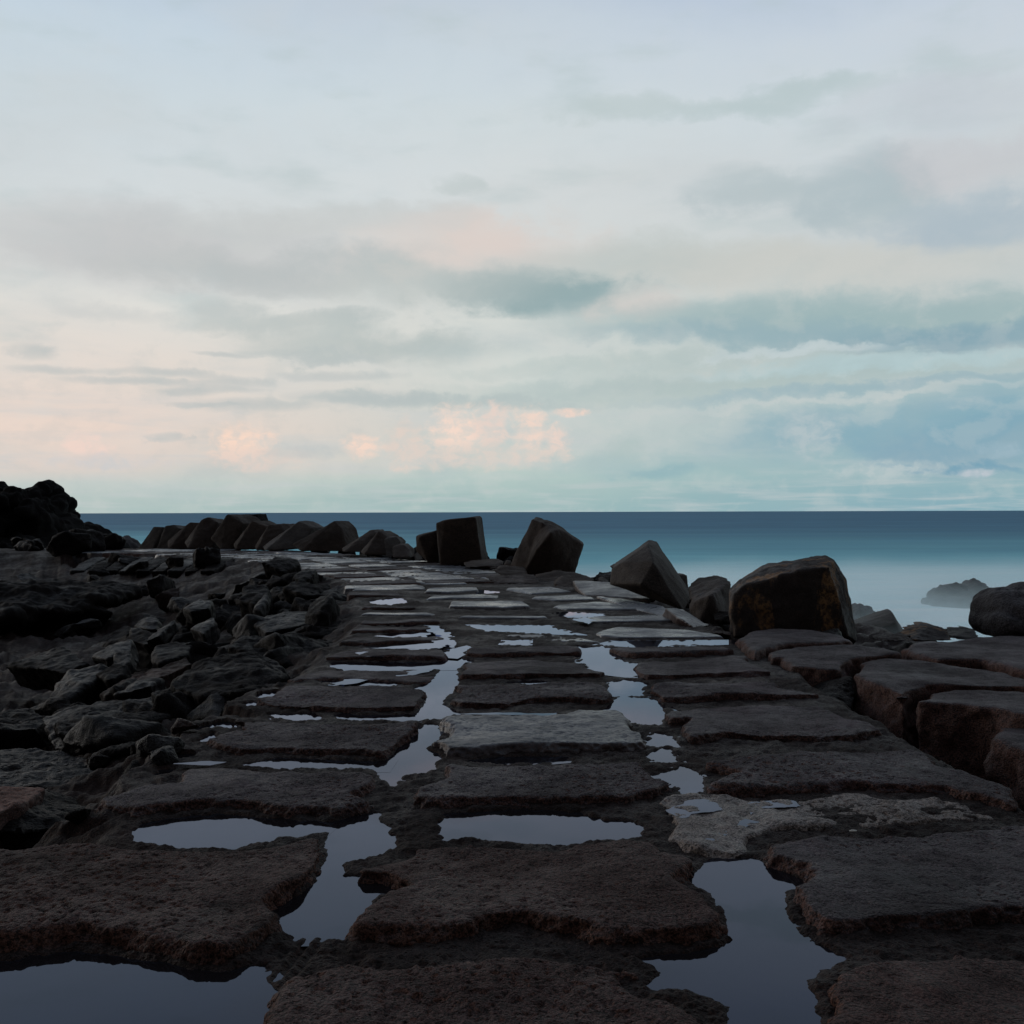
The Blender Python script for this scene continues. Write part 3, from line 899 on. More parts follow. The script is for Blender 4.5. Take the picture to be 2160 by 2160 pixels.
SLABS = [
    # nearest row
    ([('Z2', [(-160, 1190), (60, 1130), (150, 1095), (250, 1080), (480, 1105), (900, 1062), (1300, 1030), (1700, 1090), (1850, 1115), (1885, 1130), (1800, 1180), (1860, 1235), (2000, 1270), (2180, 1370), (2400, 1500), (2400, 1900), (-500, 1900), (-300, 1400)])], -0.030, 'low dark slab along the bottom, middle column, half under water', M_SLAB_RED, .05),
    ([('Z2', [(500, 490), (530, 450), (760, 425), (1050, 425), (1300, 448), (1470, 430), (1770, 425)]), ('Z3', [(205, 385), (265, 430), (430, 465), (440, 500), (400, 545), (345, 590), (430, 640), (505, 690), (520, 760), (570, 810), (590, 860), (520, 900), (430, 930), (330, 942), (100, 945)]),
      ('Z2', [(1560, 1058), (1430, 1010), (1330, 985), (1180, 955), (985, 965), (990, 1000), (800, 1040), (400, 1060), (250, 1040), (190, 1010), (250, 880), (340, 780), (380, 730), (480, 710), (430, 690), (380, 655), (240, 648), (180, 600), (225, 555), (400, 520)])], 0.0, 'nearest full slab of the middle column, reddish brown with a pointed left lobe', M_SLAB_RED, .09),
    ([('Z1', [(-500, 440), (92, 450), (400, 420), (720, 455), (880, 465), (1230, 470), (1380, 450), (1500, 425), (1745, 385), (1812, 460), (1810, 510), (1780, 590), (1740, 640), (1700, 690), (1600, 740), (1500, 795), (1560, 870), (1575, 920), (1545, 980), (1440, 1060), (1350, 1110), (1230, 1160), (1000, 1155), (850, 1125), (640, 1070), (400, 1035), (250, 1058), (92, 1088), (-500, 1100)])], 0.0, 'nearest slab of the left column, broad, brown and pitted', M_SLAB_RED, .09),
    ([('Z3', [(670, 410), (780, 375), (950, 338), (1300, 330), (1600, 310), (1850, 295), (2200, 290), (2200, 860), (1932, 830), (1700, 865), (1500, 878), (1250, 895), (1050, 912), (930, 890), (860, 840), (800, 740), (780, 650), (830, 620), (868, 570), (850, 540), (700, 490), (665, 470)])], 0.0, 'nearest big slab of the right column, bluish grey, square right side', M_SLAB, .10),
    ([('Z3', [(1060, 955), (1300, 925), (1600, 892), (1800, 905), (2200, 930), (2200, 1700), (880, 1700), (940, 1170), (915, 1090), (950, 1000)])], -0.02, 'slab cut by the bottom right corner of the picture', M_SLAB_RED, .08),
    # left column
    ([('Z1', [(940, 62), (1080, 22), (1350, 38), (1500, 48), (1932, 42)]), ('Z2', [(350, 45), (440, 80), (455, 110), (400, 180), (310, 215), (400, 260), (420, 280), (300, 320), (180, 350), (0, 332)]), ('Z1', [(1600, 345), (1440, 335), (1280, 302), (1100, 298), (900, 325), (700, 350), (480, 320), (470, 240), (600, 210), (760, 160), (930, 145)])], 0.0, 'second slab of the left column', M_SLAB, .085),
    ([('Z4', [(-60, 470), (0, 467), (140, 465), (350, 470), (470, 470), (840, 475), (815, 520), (775, 590), (740, 630), (680, 660), (560, 655), (400, 650), (150, 640), (0, 652)]), ('ZLL', [(1180, 880), (1130, 840), (1200, 800), (1240, 770), (1350, 750), (1345, 700)])], 0.0, 'third slab of the left column', M_SLAB, .085),
    ([('Z4', [(60, 400), (130, 370), (200, 310), (400, 305), (500, 320), (700, 315), (870, 325), (885, 360), (850, 400), (840, 440), (560, 450), (340, 440), (150, 436)])], 0.0, 'fourth slab of the left column', M_SLAB, .08),
    ([('Z4', [(190, 295), (350, 245), (550, 240), (930, 240), (930, 270), (870, 310), (800, 316), (560, 300), (400, 292), (250, 305)])], -0.035, 'low worn slab of the left column with a wet ragged top', M_SLAB, .03),
    ([('Z4', [(380, 212), (440, 165), (570, 147), (950, 150), (970, 185), (950, 208), (700, 208), (450, 210)])], -0.01, 'slab of the left column before the long straight puddle', M_SLAB, .07),
    ([('Z4', [(450, 136), (520, 88), (700, 92), (940, 88), (960, 105), (930, 124), (580, 142)])], -0.01, 'slab of the left column before the narrow tapering puddle', M_SLAB, .07),
    ([('Z4', [(500, 84), (550, 48), (850, 42), (920, 52), (860, 72), (700, 84)])], -0.01, 'slab of the left column before the comb shaped puddle', M_SLAB, .07),
    ([('ZM', [(80, 750), (110, 712), (540, 708), (580, 735), (560, 745), (200, 752)])], 0.0, 'dull slab of the left column by the dark rocks', M_SLAB, .06),
    ([('ZM', [(95, 700), (125, 674), (500, 672), (550, 690), (520, 704)])], 0.0, 'shiny narrow slab of the left column', M_SLAB_WET, .05),
    ([('ZM', [(100, 662), (125, 640), (430, 640), (440, 664)])], -0.01, 'dull narrow slab just before the bright white puddle', M_SLAB, .05),
    ([('ZM', [(30, 592), (30, 562), (330, 560), (370, 588)])], -0.01, 'narrow slab just beyond the bright white puddle', M_SLAB, .05),
    ([('ZM', [(10, 552), (10, 520), (300, 518), (350, 545)])], -0.01, 'second slab beyond the bright white puddle, left column', M_SLAB_WET, .05),
    # middle column
    ([('D', [(832, 1442), (1000, 1438), (1060, 1434), (1215, 1432), (1250, 1460), (1290, 1490), (1268, 1510), (1225, 1520), (1205, 1532), (1100, 1532), (960, 1532), (860, 1534), (800, 1536), (755, 1528), (765, 1500), (822, 1468)])], 0.0, 'second slab of the middle column', M_SLAB, .085),
    ([('Z4', [(905, 462), (1000, 440), (1250, 435), (1450, 440), (1550, 420), (1750, 425), (1790, 460), (1800, 520), (1870, 560), (1880, 600), (1850, 620), (1550, 628), (1250, 638), (1050, 652), (930, 650), (900, 612), (840, 602), (920, 562), (950, 520), (920, 490)])], 0.01, 'third slab of the middle column, smooth pale worn top', M_PALESLAB, .09),
    ([('Z4', [(990, 330), (970, 308), (1250, 300), (1380, 297), (1640, 300), (1700, 320), (1730, 370), (1720, 400), (1660, 415), (1550, 402), (1350, 405), (1240, 432), (1000, 430), (930, 412), (960, 370)])], 0.0, 'fourth slab of the middle column', M_SLAB, .085),
    ([('Z4', [(1000, 220), (1040, 202), (1300, 194), (1560, 196), (1610, 230), (1640, 250), (1700, 265), (1660, 288), (1380, 290), (1000, 297), (985, 270), (1010, 240)])], 0.0, 'fifth slab of the middle column', M_SLAB, .08),
    ([('Z4', [(1030, 165), (1040, 146), (1250, 132), (1560, 130), (1580, 160), (1570, 183), (1400, 187), (1100, 197), (1010, 188)])], 0.0, 'sixth slab of the middle column', M_SLAB, .08),
    ([('ZM', [(850, 790), (1000, 795), (1250, 803), (1380, 825), (1490, 857), (1250, 852), (1060, 830), (930, 815)])], -0.02, 'smooth wet slab lying low on the middle column, before the slanting puddle', M_SLAB_WET, .03),
    ([('ZM', [(640, 713), (700, 692), (1170, 694), (1185, 712), (1100, 722), (800, 724)])], 0.0, 'long shiny slab behind the slanting puddle', M_SLAB_WET, .05),
    ([('ZM', [(595, 652), (610, 610), (1030, 606), (1085, 650), (900, 662)])], 0.02, 'wide bluish wet slab of the middle column', M_SLAB_WET, .05),
    ([('ZM', [(470, 612), (500, 578), (780, 570), (910, 578), (890, 600), (600, 604)])], 0.0, 'shiny slab touching the back of the wide bluish one', M_SLAB_WET, .04),
    ([('ZM', [(460, 568), (480, 535), (780, 530), (785, 556), (620, 572)])], 0.02, 'raised slab with a thin dark shadow below it, middle column', M_SLAB_WET, .05),
    ([('ZM', [(370, 510), (380, 494), (700, 495), (725, 516), (560, 526)])], 0.0, 'bluish slab two rows beyond the wide one', M_SLAB_WET, .04),
    # right column
    ([('ZR', [(480, 1062), (700, 1030), (1080, 1005), (1450, 992), (1560, 1035)]), ('Z3', [(1560, 42), (1700, 68), (1860, 140), (1960, 200), (1900, 290), (1550, 197), (1250, 187), (1100, 167), (830, 207), (650, 207), (450, 190), (400, 175), (430, 110), (540, 85)])], 0.0, 'second slab of the right column, beyond the pale mortar', M_SLAB, .10),
    ([('ZR', [(340, 842), (560, 814), (1040, 800), (1110, 830), (1160, 870), (1290, 920), (1330, 968), (1200, 1000), (1080, 1002), (900, 1000), (640, 985), (450, 1010), (400, 980), (390, 942), (440, 892), (370, 900), (310, 872)])], 0.0, 'third slab of the right column', M_SLAB, .10),
    ([('ZR', [(245, 752), (270, 717), (430, 702), (800, 699), (850, 712), (880, 742), (1020, 767), (1048, 793), (900, 798), (560, 808), (400, 818), (320, 815), (280, 790)])], 0.0, 'fourth slab of the right column', M_SLAB, .085),
    ([('ZR', [(180, 660), (200, 627), (450, 607), (720, 592), (710, 620), (830, 680), (840, 693), (600, 698), (260, 714), (195, 690)])], 0.0, 'fifth slab of the right column', M_SLAB, .08),
    ([('ZR', [(75, 562), (110, 552), (350, 552), (620, 550), (665, 582), (500, 600), (200, 612), (150, 600)])], 0.0, 'sixth slab of the right column, below the thin puddle', M_SLAB, .07),
    ([('ZR', [(20, 500), (60, 478), (130, 462), (450, 477), (600, 510), (620, 524), (130, 530), (40, 520)])], 0.0, 'broad shiny slab beside the foot of the lichen boulder', M_SLAB_WET, .05),
    ([('ZM', [(1310, 715), (1450, 702), (1800, 682), (1932, 700), (1900, 735), (1390, 748)])], 0.0, 'bright wet slab of the right column beyond the broad one', M_SLAB_WET, .05),
    ([('ZM', [(1180, 652), (1200, 637), (1450, 612), (1620, 622), (1800, 668), (1560, 672), (1260, 672)])], 0.0, 'wet slab of the right column with a raised far edge', M_SLAB_WET, .05),
    ([('ZM', [(1060, 602), (1080, 587), (1350, 572), (1440, 590), (1450, 610), (1200, 618)])], 0.0, 'wet slab before the tilted pale plate', M_SLAB_WET, .04),
    ([('ZM', [(920, 548), (930, 535), (1200, 530), (1320, 560), (1080, 580)])], 0.0, 'wet slab left of the tilted pale plate', M_SLAB_WET, .04),
]
for seq, zt, lab, mat, drop in SLABS:
    wet = mat is M_SLAB_WET
    zt += -0.008 if wet else 0.016
    slab(traced(seq, zt, drop * .8), zt, 0.34, lab + (', wet concrete' if wet and 'wet' not in lab else ', concrete' if len(lab.split()) < 14 else ''), mat,
         big=0.012 if wet else 0.03, side=0.02 if wet else 0.05, mid=0.003 if wet else 0.010, tilt=(0, -0.006), inset=0.06 if traced(seq, zt, 0)[0][1] > 8 else 0.085, rnd=0.045)

# far rows following the bend, three to a row
COLS = [(-2.25, -0.78, 'inner'), (-0.62, 0.88, 'middle'), (1.05, 2.55, 'outer')]
s = SCUM[0] + 4 + 23.6
row = 0
ORD = ['first', 'second', 'third', 'fourth', 'fifth', 'sixth', 'seventh', 'eighth', 'ninth', 'tenth', 'eleventh', 'twelfth', 'thirteenth', 'fourteenth',
       'fifteenth', 'sixteenth', 'seventeenth', 'eighteenth', 'nineteenth', 'twentieth', 'twenty-first', 'twenty-second', 'twenty-third', 'twenty-fourth', 'twenty-fifth']
s0c = {'inner': 22.6 + 4, 'middle': 24.2 + 4, 'outer': 24.8 + 4}
for a, b, cname in COLS:
    s = s0c[cname]
    for k in range(24):
        if s > 63 or along(s)[0][0] < -17.5:
            break
        ln = random.uniform(1.25, 1.5)
        poly = []
        a2, b2 = a + random.uniform(-.12, .12), b + random.uniform(-.12, .12)
        for e in range(4):
            for q in range(5):
                f = q / 5
                if e == 0: u, v = a2 + (b2 - a2) * f, 0
                elif e == 1: u, v = b2, ln * f
                elif e == 2: u, v = b2 - (b2 - a2) * f, ln
                else: u, v = a2, ln * (1 - f)
                u += random.uniform(-.05, .05)
                v += random.uniform(-.05, .05)
                p, uu = along(s + v)
                rt = np.array([uu[1], -uu[0]])
                pp = p + rt * u
                poly.append((float(pp[0]), float(pp[1])))
        # keep counter clockwise
        slab(poly, random.uniform(-0.035, 0.005), 0.34,
             '%s slab of the far bend, %s row of the path, wet concrete' % (ORD[k], cname), M_SLAB_WET if random.random() < .65 else M_SLAB,
             tilt=(random.uniform(-.012, .012), random.uniform(-.012, .02)), big=0.012, side=0.02, mid=0.004, voxel=0.045)
        s += ln + random.uniform(.10, .2)

# pale crumbling mortar
slab(traced([('Z3', [(150, 225), (250, 185), (330, 180), (520, 190), (650, 212), (830, 205), (1100, 168), (1200, 172), (1250, 190), (1500, 192), (1700, 230), (1850, 292), (1850, 310), (1600, 318), (1300, 345), (950, 350), (760, 365), (650, 410), (660, 470), (500, 482), (310, 447), (210, 402), (240, 330), (220, 270)])], -0.04, 0.0),
     -0.020, 0.2, 'pale crumbling mortar filling the joint beyond the nearest right slab', M_PALE, 'mortar', 'mortar_patch', None, rnd=0.02, side=0.03, big=0.035, mid=0.022)
for seq, lab in [([('Z3', [(250, 270), (330, 230), (400, 210), (470, 235), (490, 275), (380, 285), (280, 300)])], 'pool on the left end of the pale mortar'),
                 ([('Z3', [(590, 245), (700, 225), (820, 222), (870, 242), (700, 262), (640, 280), (600, 300)])], 'pool in the middle of the pale mortar'),
                 ([('Z3', [(430, 390), (520, 350), (600, 325), (660, 335), (560, 380), (500, 405)])], 'curved pool at the near side of the pale mortar')]:
    poly = jag(traced(seq, -0.04, 0), 0.05, 0.02)
    c = np.mean(poly, 0)
    bm = bmesh.new()
    f = bm.faces.new([bm.verts.new((p[0] - c[0], p[1] - c[1], 0)) for p in poly])
    bmesh.ops.triangulate(bm, faces=bm.faces[:])
    me = bpy.data.meshes.new('puddle')
    for f in bm.faces:
        f.normal_update()
        if f.normal.z < 0:
            f.normal_flip()
    bm.to_mesh(me)
    bm.free()
    o = link('puddle', me, M_PUDDLE)
    o.location = (c[0], c[1], -0.011)
    tag(o, lab, 'puddle', 'puddles between the slabs', 'structure')

FILMS = [
    ([('ZM', [(470, 748), (560, 752), (590, 800), (560, 808), (500, 790)])], .006, 'comb edged film of water on the left column, far one'),
    ([('ZM', [(540, 815), (600, 812), (625, 850), (560, 880), (130, 880), (320, 866), (500, 850)])], .006, 'comb edged film of water on the left column, near one'),
    ([('ZM', [(80, 905), (130, 898), (260, 912), (230, 932), (120, 925)])], .008, 'patchy film of water on the slab before the long straight puddle'),
    ([('ZM', [(0, 985), (120, 980), (330, 985), (540, 990), (500, 1010), (330, 1040), (150, 1060), (20, 1085), (-60, 1080), (60, 1040)])], -.016, 'broken film of water on the low worn slab'),
    ([('Z4', [(990, 440), (1200, 436), (1440, 438), (1430, 448), (1100, 446)])], .020, 'thin line of water on the back edge of the smooth topped slab'),
    ([('ZM', [(1300, 712), (1390, 704), (1440, 720), (1400, 742), (1330, 725)])], .020, 'pale film of water at the left end of the bright wet slab'),
    ([('Z1', [(920, 30), (1080, 15), (1200, 20), (1130, 40)])], .014, 'dull film of water on the back of the second left slab'),
]
for seq, zf, lab in FILMS:
    poly = traced(seq, zf, 0)
    poly = jag(poly, 0.003 * poly[0][1] + .008)
    c = np.mean(poly, 0)
    bm = bmesh.new()
    f = bm.faces.new([bm.verts.new((p[0] - c[0], p[1] - c[1], 0)) for p in poly])
    bmesh.ops.triangulate(bm, faces=bm.faces[:])
    for f in bm.faces:
        f.normal_update()
        if f.normal.z < 0:
            f.normal_flip()
    me = bpy.data.meshes.new('puddle')
    bm.to_mesh(me)
    bm.free()
    o = link('puddle', me, M_PUDDLE)
    o.location = (c[0], c[1], zf)
    tag(o, lab, 'puddle', 'films of water on the slabs', 'structure')

# big eroded blocks right of the path: their tops traced, their bodies 1.1 m deep
OUTER = [
    ([('ZR', [(645, 515), (700, 485), (800, 472), (1000, 480), (1150, 500), (1185, 528), (900, 548), (800, 565), (740, 585), (690, 560)])], 0.06, 'rounded slab block directly under the lichen boulder'),
    ([('ZR', [(775, 585), (900, 558), (1200, 535), (1345, 560), (1420, 588), (1270, 600), (1190, 612), (1140, 650), (1060, 655), (880, 640), (850, 612), (800, 612)])], 0.03, 'eroded flat topped block with a dark notch in its left end'),
    ([('ZR', [(1160, 665), (1210, 618), (1320, 600), (1500, 612), (1700, 640), (1870, 668), (2050, 720), (2050, 745), (1856, 728), (1530, 728), (1450, 745), (1400, 770), (1250, 722), (1180, 705)])], 0.0, 'large brown edged block with a ribbed top, behind the tallest one'),
    ([('ZR', [(1440, 800), (1500, 750), (1640, 738), (1856, 742), (2100, 755), (2100, 880), (1856, 850), (1780, 830), (1640, 815), (1560, 810)])], -0.02, 'tall brown block face with a hollow at the right edge of the path'),
    ([('ZR', [(1750, 970), (1790, 920), (1856, 888), (2100, 880), (2100, 1080), (1856, 1000)])], -0.14, 'rusty block corner cut off by the right edge of the picture'),
    ([('ZR', [(1365, 560), (1430, 540), (1856, 500), (2100, 485), (2100, 690), (1856, 650), (1740, 612), (1540, 615), (1430, 590)])], 0.02, 'wide bluish block at the feet of the rounded right boulder'),
]
for seq, zt, lab in OUTER:
    slab(traced(seq, zt, 0), zt, 1.3, lab, M_SLAB, 'block', 'eroded_block', 'eroded blocks along the seaward side', rnd=0.10, side=0.07, big=0.04, mid=0.010, voxel=0.022)


# ------------------------------------------------------------------ hull blocks and rocks
def hull_points(bm, pts):
    vs = [bm.verts.new(p) for p in pts]
    r = bmesh.ops.convex_hull(bm, input=vs)
    kill = [g for g in set(r['geom_interior'] + r['geom_unused']) if isinstance(g, bmesh.types.BMVert) and g.is_valid]
    if kill:
        bmesh.ops.delete(bm, geom=kill, context='VERTS')


def crisp_obj(name, pts, back, label, cat, mat, group, bevel=0.05, seed=0):
    bm = bmesh.new()
    W = [at_d(*p) for p in toT([pts])]
    W = W + [p + Vector(back) for p in W]
    hull_points(bm, W)
    bmesh.ops.dissolve_limit(bm, angle_limit=R(9), verts=bm.verts[:], edges=bm.edges[:])
    bmesh.ops.bevel(bm, geom=bm.edges[:], offset=bevel, segments=2, profile=0.6, affect='EDGES', clamp_overlap=True)
    bmesh.ops.triangulate(bm, faces=bm.faces[:])
    for _ in range(4):
        bmesh.ops.subdivide_edges(bm, edges=[e for e in bm.edges if e.calc_length() > 0.14], cuts=1)
        bmesh.ops.triangulate(bm, faces=bm.faces[:])
    me = bpy.data.meshes.new(name)
    bm.to_mesh(me)
    bm.free()
    co, no = get_co(me), get_no(me)
    d = 0.025 * fbm(co * 1.7 + seed, 2) + 0.02 * fbm(co * 7.0, 2)
    set_co(me, co + no * d[:, None])
    me.set_sharp_from_angle(angle=R(28))
    o = link(name, me, mat)
    recentre(o, me)
    return tag(o, label, cat, group)


def hull_obj(name, hulls, label, cat, mat, group=None, vox=None, smooth=1, big=0.03, bigf=1.5, mid=0.012, midf=7.0, seed=0.0, parent=None, side=0.0):
    """hulls: list of (region, [(x, y, dist)...], back vector or None)"""
    bm = bmesh.new()
    for reg, pts, back in hulls:
        W = [at_d(*p) for p in toT([(reg, pts)])]
        if back is not None:
            W = W + [p + Vector(back) for p in W]
        hull_points(bm, W)
    d = min(p[2] for h in hulls for p in h[1])
    vx = vox or max(0.012, min(0.3, d * 0.0016))
    me = remesh(bm, vx, smooth)
    me.name = name
    roughen(me, big=big, bigf=bigf, mid=mid, midf=midf, fine=0.004, finef=25, seed=seed, voxel=vx, side=side)
    o = link(name, me, mat, parent)
    recentre(o, me)
    if parent is None:
        tag(o, label, cat, group)
    return o


G_B = 'tilted concrete blocks of the breakwater'
hull_obj('concrete_block', [('D', [(822, 987, 33.2), (840, 981, 33.0), (894, 974, 33.0), (898, 976, 33), (910, 1062, 32.8), (830, 1072, 32.8)], (0.15, 1.35, 0.0))], 'upright dark concrete cube in the row, leaning slightly left, taller of its pair', 'concrete block', M_BLOCK, G_B, mid=.008, big=.02)
hull_obj('concrete_block', [('D', [(784, 1010, 34.6), (790, 1012, 34.2), (826, 1000, 34.4), (828, 1066, 34), (808, 1064, 33.8), (785, 1040, 34.4)], (0.1, 0.9, 0))], 'smaller concrete block leaning behind the upright dark cube', 'concrete block', M_BLOCK, G_B, mid=.008, big=.02)
hull_obj('concrete_block', [('D', [(1003, 979, 28.6), (1025, 985, 28.3), (990, 1086, 27.8), (960, 1072, 28.4)], (0.15, 1.3, 0.05)),
                            ('D', [(1012, 992, 28.6), (1030, 982, 28.6), (1057, 998, 28.0), (1100, 1027, 28.6), (1083, 1086, 28.2), (1040, 1095, 27.7), (985, 1086, 27.9), (1010, 1040, 27.6), (1040, 1005, 27.6)], (0.1, 1.2, 0))],
         'broken concrete cube with a pale straight left edge, balanced on its corner', 'concrete block', M_BLOCK, G_B, mid=.015, big=.05)
hull_obj('concrete_block', [('ZR', [(265, 97, 19.7), (150, 182, 19.5), (105, 210, 19.7), (98, 278, 19.5), (290, 178, 18.8), (235, 278, 18.6), (425, 398, 18.5), (458, 345, 19.3), (300, 108, 20.0)], (0.15, 0.9, 0.05))],
         'concrete cube standing on one edge like a diamond, left of the lichen boulder', 'concrete block', M_BLOCK_PALE, G_B, mid=.008, big=.02)
hull_obj('concrete_block', [('ZR', [(400, 236, 21), (440, 236, 21), (446, 310, 20.8), (400, 310, 20.6)], (0, .6, 0))], 'small block peeping out behind the diamond shaped cube', 'concrete block', M_BLOCK, G_B)
hull_obj('broken_block', [('ZR', [(450, 305, 17.8), (500, 268, 18), (582, 248, 18), (590, 262, 17.6), (490, 330, 17.2), (455, 345, 17.4)], (.1, .7, 0)),
                          ('ZR', [(560, 290, 17.3), (600, 255, 17.8), (634, 268, 17.6), (634, 470, 17.0), (600, 470, 16.8), (500, 450, 16.7), (455, 400, 17.1), (470, 360, 16.9), (545, 330, 16.7)], (.1, .8, 0))],
         'jumbled grey broken block wedged between the diamond cube and the lichen boulder', 'rock', M_BLOCK_PALE, None, big=.05, mid=.02)
hull_obj('boulder', [('ZR', [(645, 320, 14.7), (700, 275, 14.7), (860, 235, 14.6), (1000, 205, 14.6), (1070, 200, 14.6), (1112, 330, 14.6), (1150, 505, 14.6), (650, 515, 14.6), (628, 400, 14.7),
                             (618, 300, 15.3), (680, 238, 15.5), (770, 198, 15.6), (900, 178, 15.6), (1050, 146, 15.6), (1092, 165, 15.6), (1135, 265, 15.4), (1182, 450, 15.3), (1192, 535, 15.2), (640, 520, 15.3),
                             (700, 250, 16.1), (1000, 190, 16.1), (1090, 230, 16.2), (1170, 500, 16.2), (700, 520, 16.2)], None)],
         'huge squarish boulder with orange lichen streaks, right of the path', 'boulder', M_BOULDER, None, vox=.022, smooth=6, big=.06, bigf=1.8, mid=.02)
# small blocks and stones at the seaward foot
for reg, pts, back, lab, mat in [
    ('ZM', [(680, 400, 30.5), (760, 385, 31), (880, 375, 31), (915, 395, 30.5), (910, 430, 30), (700, 425, 29.8)], (0, .9, 0), 'low dark rock between the upright cube and the broken cube', M_BLOCK),
    ('ZM', [(915, 420, 29), (930, 385, 29.3), (955, 380, 29.3), (975, 420, 28.8)], (0, .5, 0), 'small stone propping the left foot of the broken cube', M_BLOCK),
    ('ZM', [(855, 445, 26.6), (900, 415, 27.2), (1040, 430, 27), (1060, 465, 26.4), (900, 470, 26)], (0, .8, 0), 'dark slab rock under the broken cube', M_BLOCK),
    ('ZM', [(810, 475, 24.6), (1060, 462, 25.2), (1100, 470, 25.2), (1130, 525, 24), (870, 525, 24)], (0, .6, 0), 'reddish slanting plate at the edge of the path below the broken cube', M_ROCK_RED),
    ('ZM', [(1100, 475, 25.5), (1220, 445, 26), (1330, 455, 26), (1430, 490, 25.5), (1430, 540, 24.5), (1100, 530, 24.5)], (0, .9, 0), 'long low dark rock right of the broken cube', M_BLOCK),
    ('ZM', [(1210, 515, 23.4), (1250, 475, 24), (1300, 475, 24), (1330, 540, 23), (1220, 545, 23)], (0, .6, 0), 'dark stone against the end of the tilted pale plate', M_BLOCK),
    ('ZM', [(1455, 495, 24.5), (1475, 475, 25), (1520, 505, 24.5), (1500, 520, 24)], (0, .4, 0), 'little grey stone behind the tilted pale plate', M_BLOCK_PALE),
    ('ZM', [(1530, 420, 22), (1575, 390, 22.3), (1600, 392, 22), (1580, 470, 21.6)], (0, .5, 0), 'small knob of rock behind the diamond cube', M_BLOCK),
    ('ZR', [(1445, 530, 14.6), (1480, 484, 15), (1550, 463, 15.2), (1590, 482, 15), (1620, 530, 14.6)], (0, .7, 0), 'small dark rounded boulder on the skyline of the white foam', M_BOULDER),
    ('ZR', [(1600, 520, 15.2), (1640, 495, 15.4), (1720, 478, 15.5), (1760, 530, 15)], (0, .6, 0), 'low rock at the left foot of the rounded right boulder', M_ROCK),
    ('ZR', [(1290, 512, 14.6), (1350, 505, 14.8), (1425, 508, 14.8), (1440, 530, 14.3), (1300, 530, 14.3)], (0, .35, 0), 'flat brown stone lying behind the wide bluish block', M_ROCK_RED),
    ('ZR', [(1020, 760, 9.9), (1075, 712, 10.3), (1170, 690, 10.4), (1190, 780, 10), (1160, 850, 9.6), (1060, 830, 9.5)], (0, .5, -.1), 'dark stone in the gap between right column and eroded blocks', M_ROCK),
    ('ZR', [(340, 380, 16), (420, 385, 16.6), (540, 460, 15.4), (480, 475, 14.8), (400, 425, 15.2)], (0, .4, -.2), 'slanting flat stone before the jumbled grey block', M_PALESLAB),
    ('ZR', [(520, 476, 14.6), (640, 488, 14.4), (640, 505, 14), (560, 492, 14.0)], (0, .3, -.1), 'thin plate at the left foot of the lichen boulder', M_ROCK_RED),
]:
    hull_obj('rock', [(reg, pts, back)], lab, 'rock', mat, 'rocks along the seaward side', big=.03, mid=.012)
# tilted plates at the edge of the path
hull_obj('concrete_plate', [('ZM', [(1308, 492, 22.6), (1500, 505, 22.2), (1700, 514, 21.6), (1752, 598, 19.6), (1640, 596, 19.8), (1500, 582, 20.2), (1380, 575, 20.6), (1340, 540, 21.4)], (0, 0, -.14))],
         'tilted pale concrete plate lying on top of the path edge', 'concrete plate', M_PALESLAB, None, big=.015, mid=.006)
hull_obj('concrete_plate', [('ZM', [(1440, 583, 20.0), (1600, 598, 19.4), (1820, 640, 17.6), (1905, 690, 16.4), (1780, 690, 16.8), (1600, 640, 18)], (0, 0, -.12))],
         'dark tilted plate just below the pale one', 'concrete plate', M_SLAB_WET, None, big=.015, mid=.006)

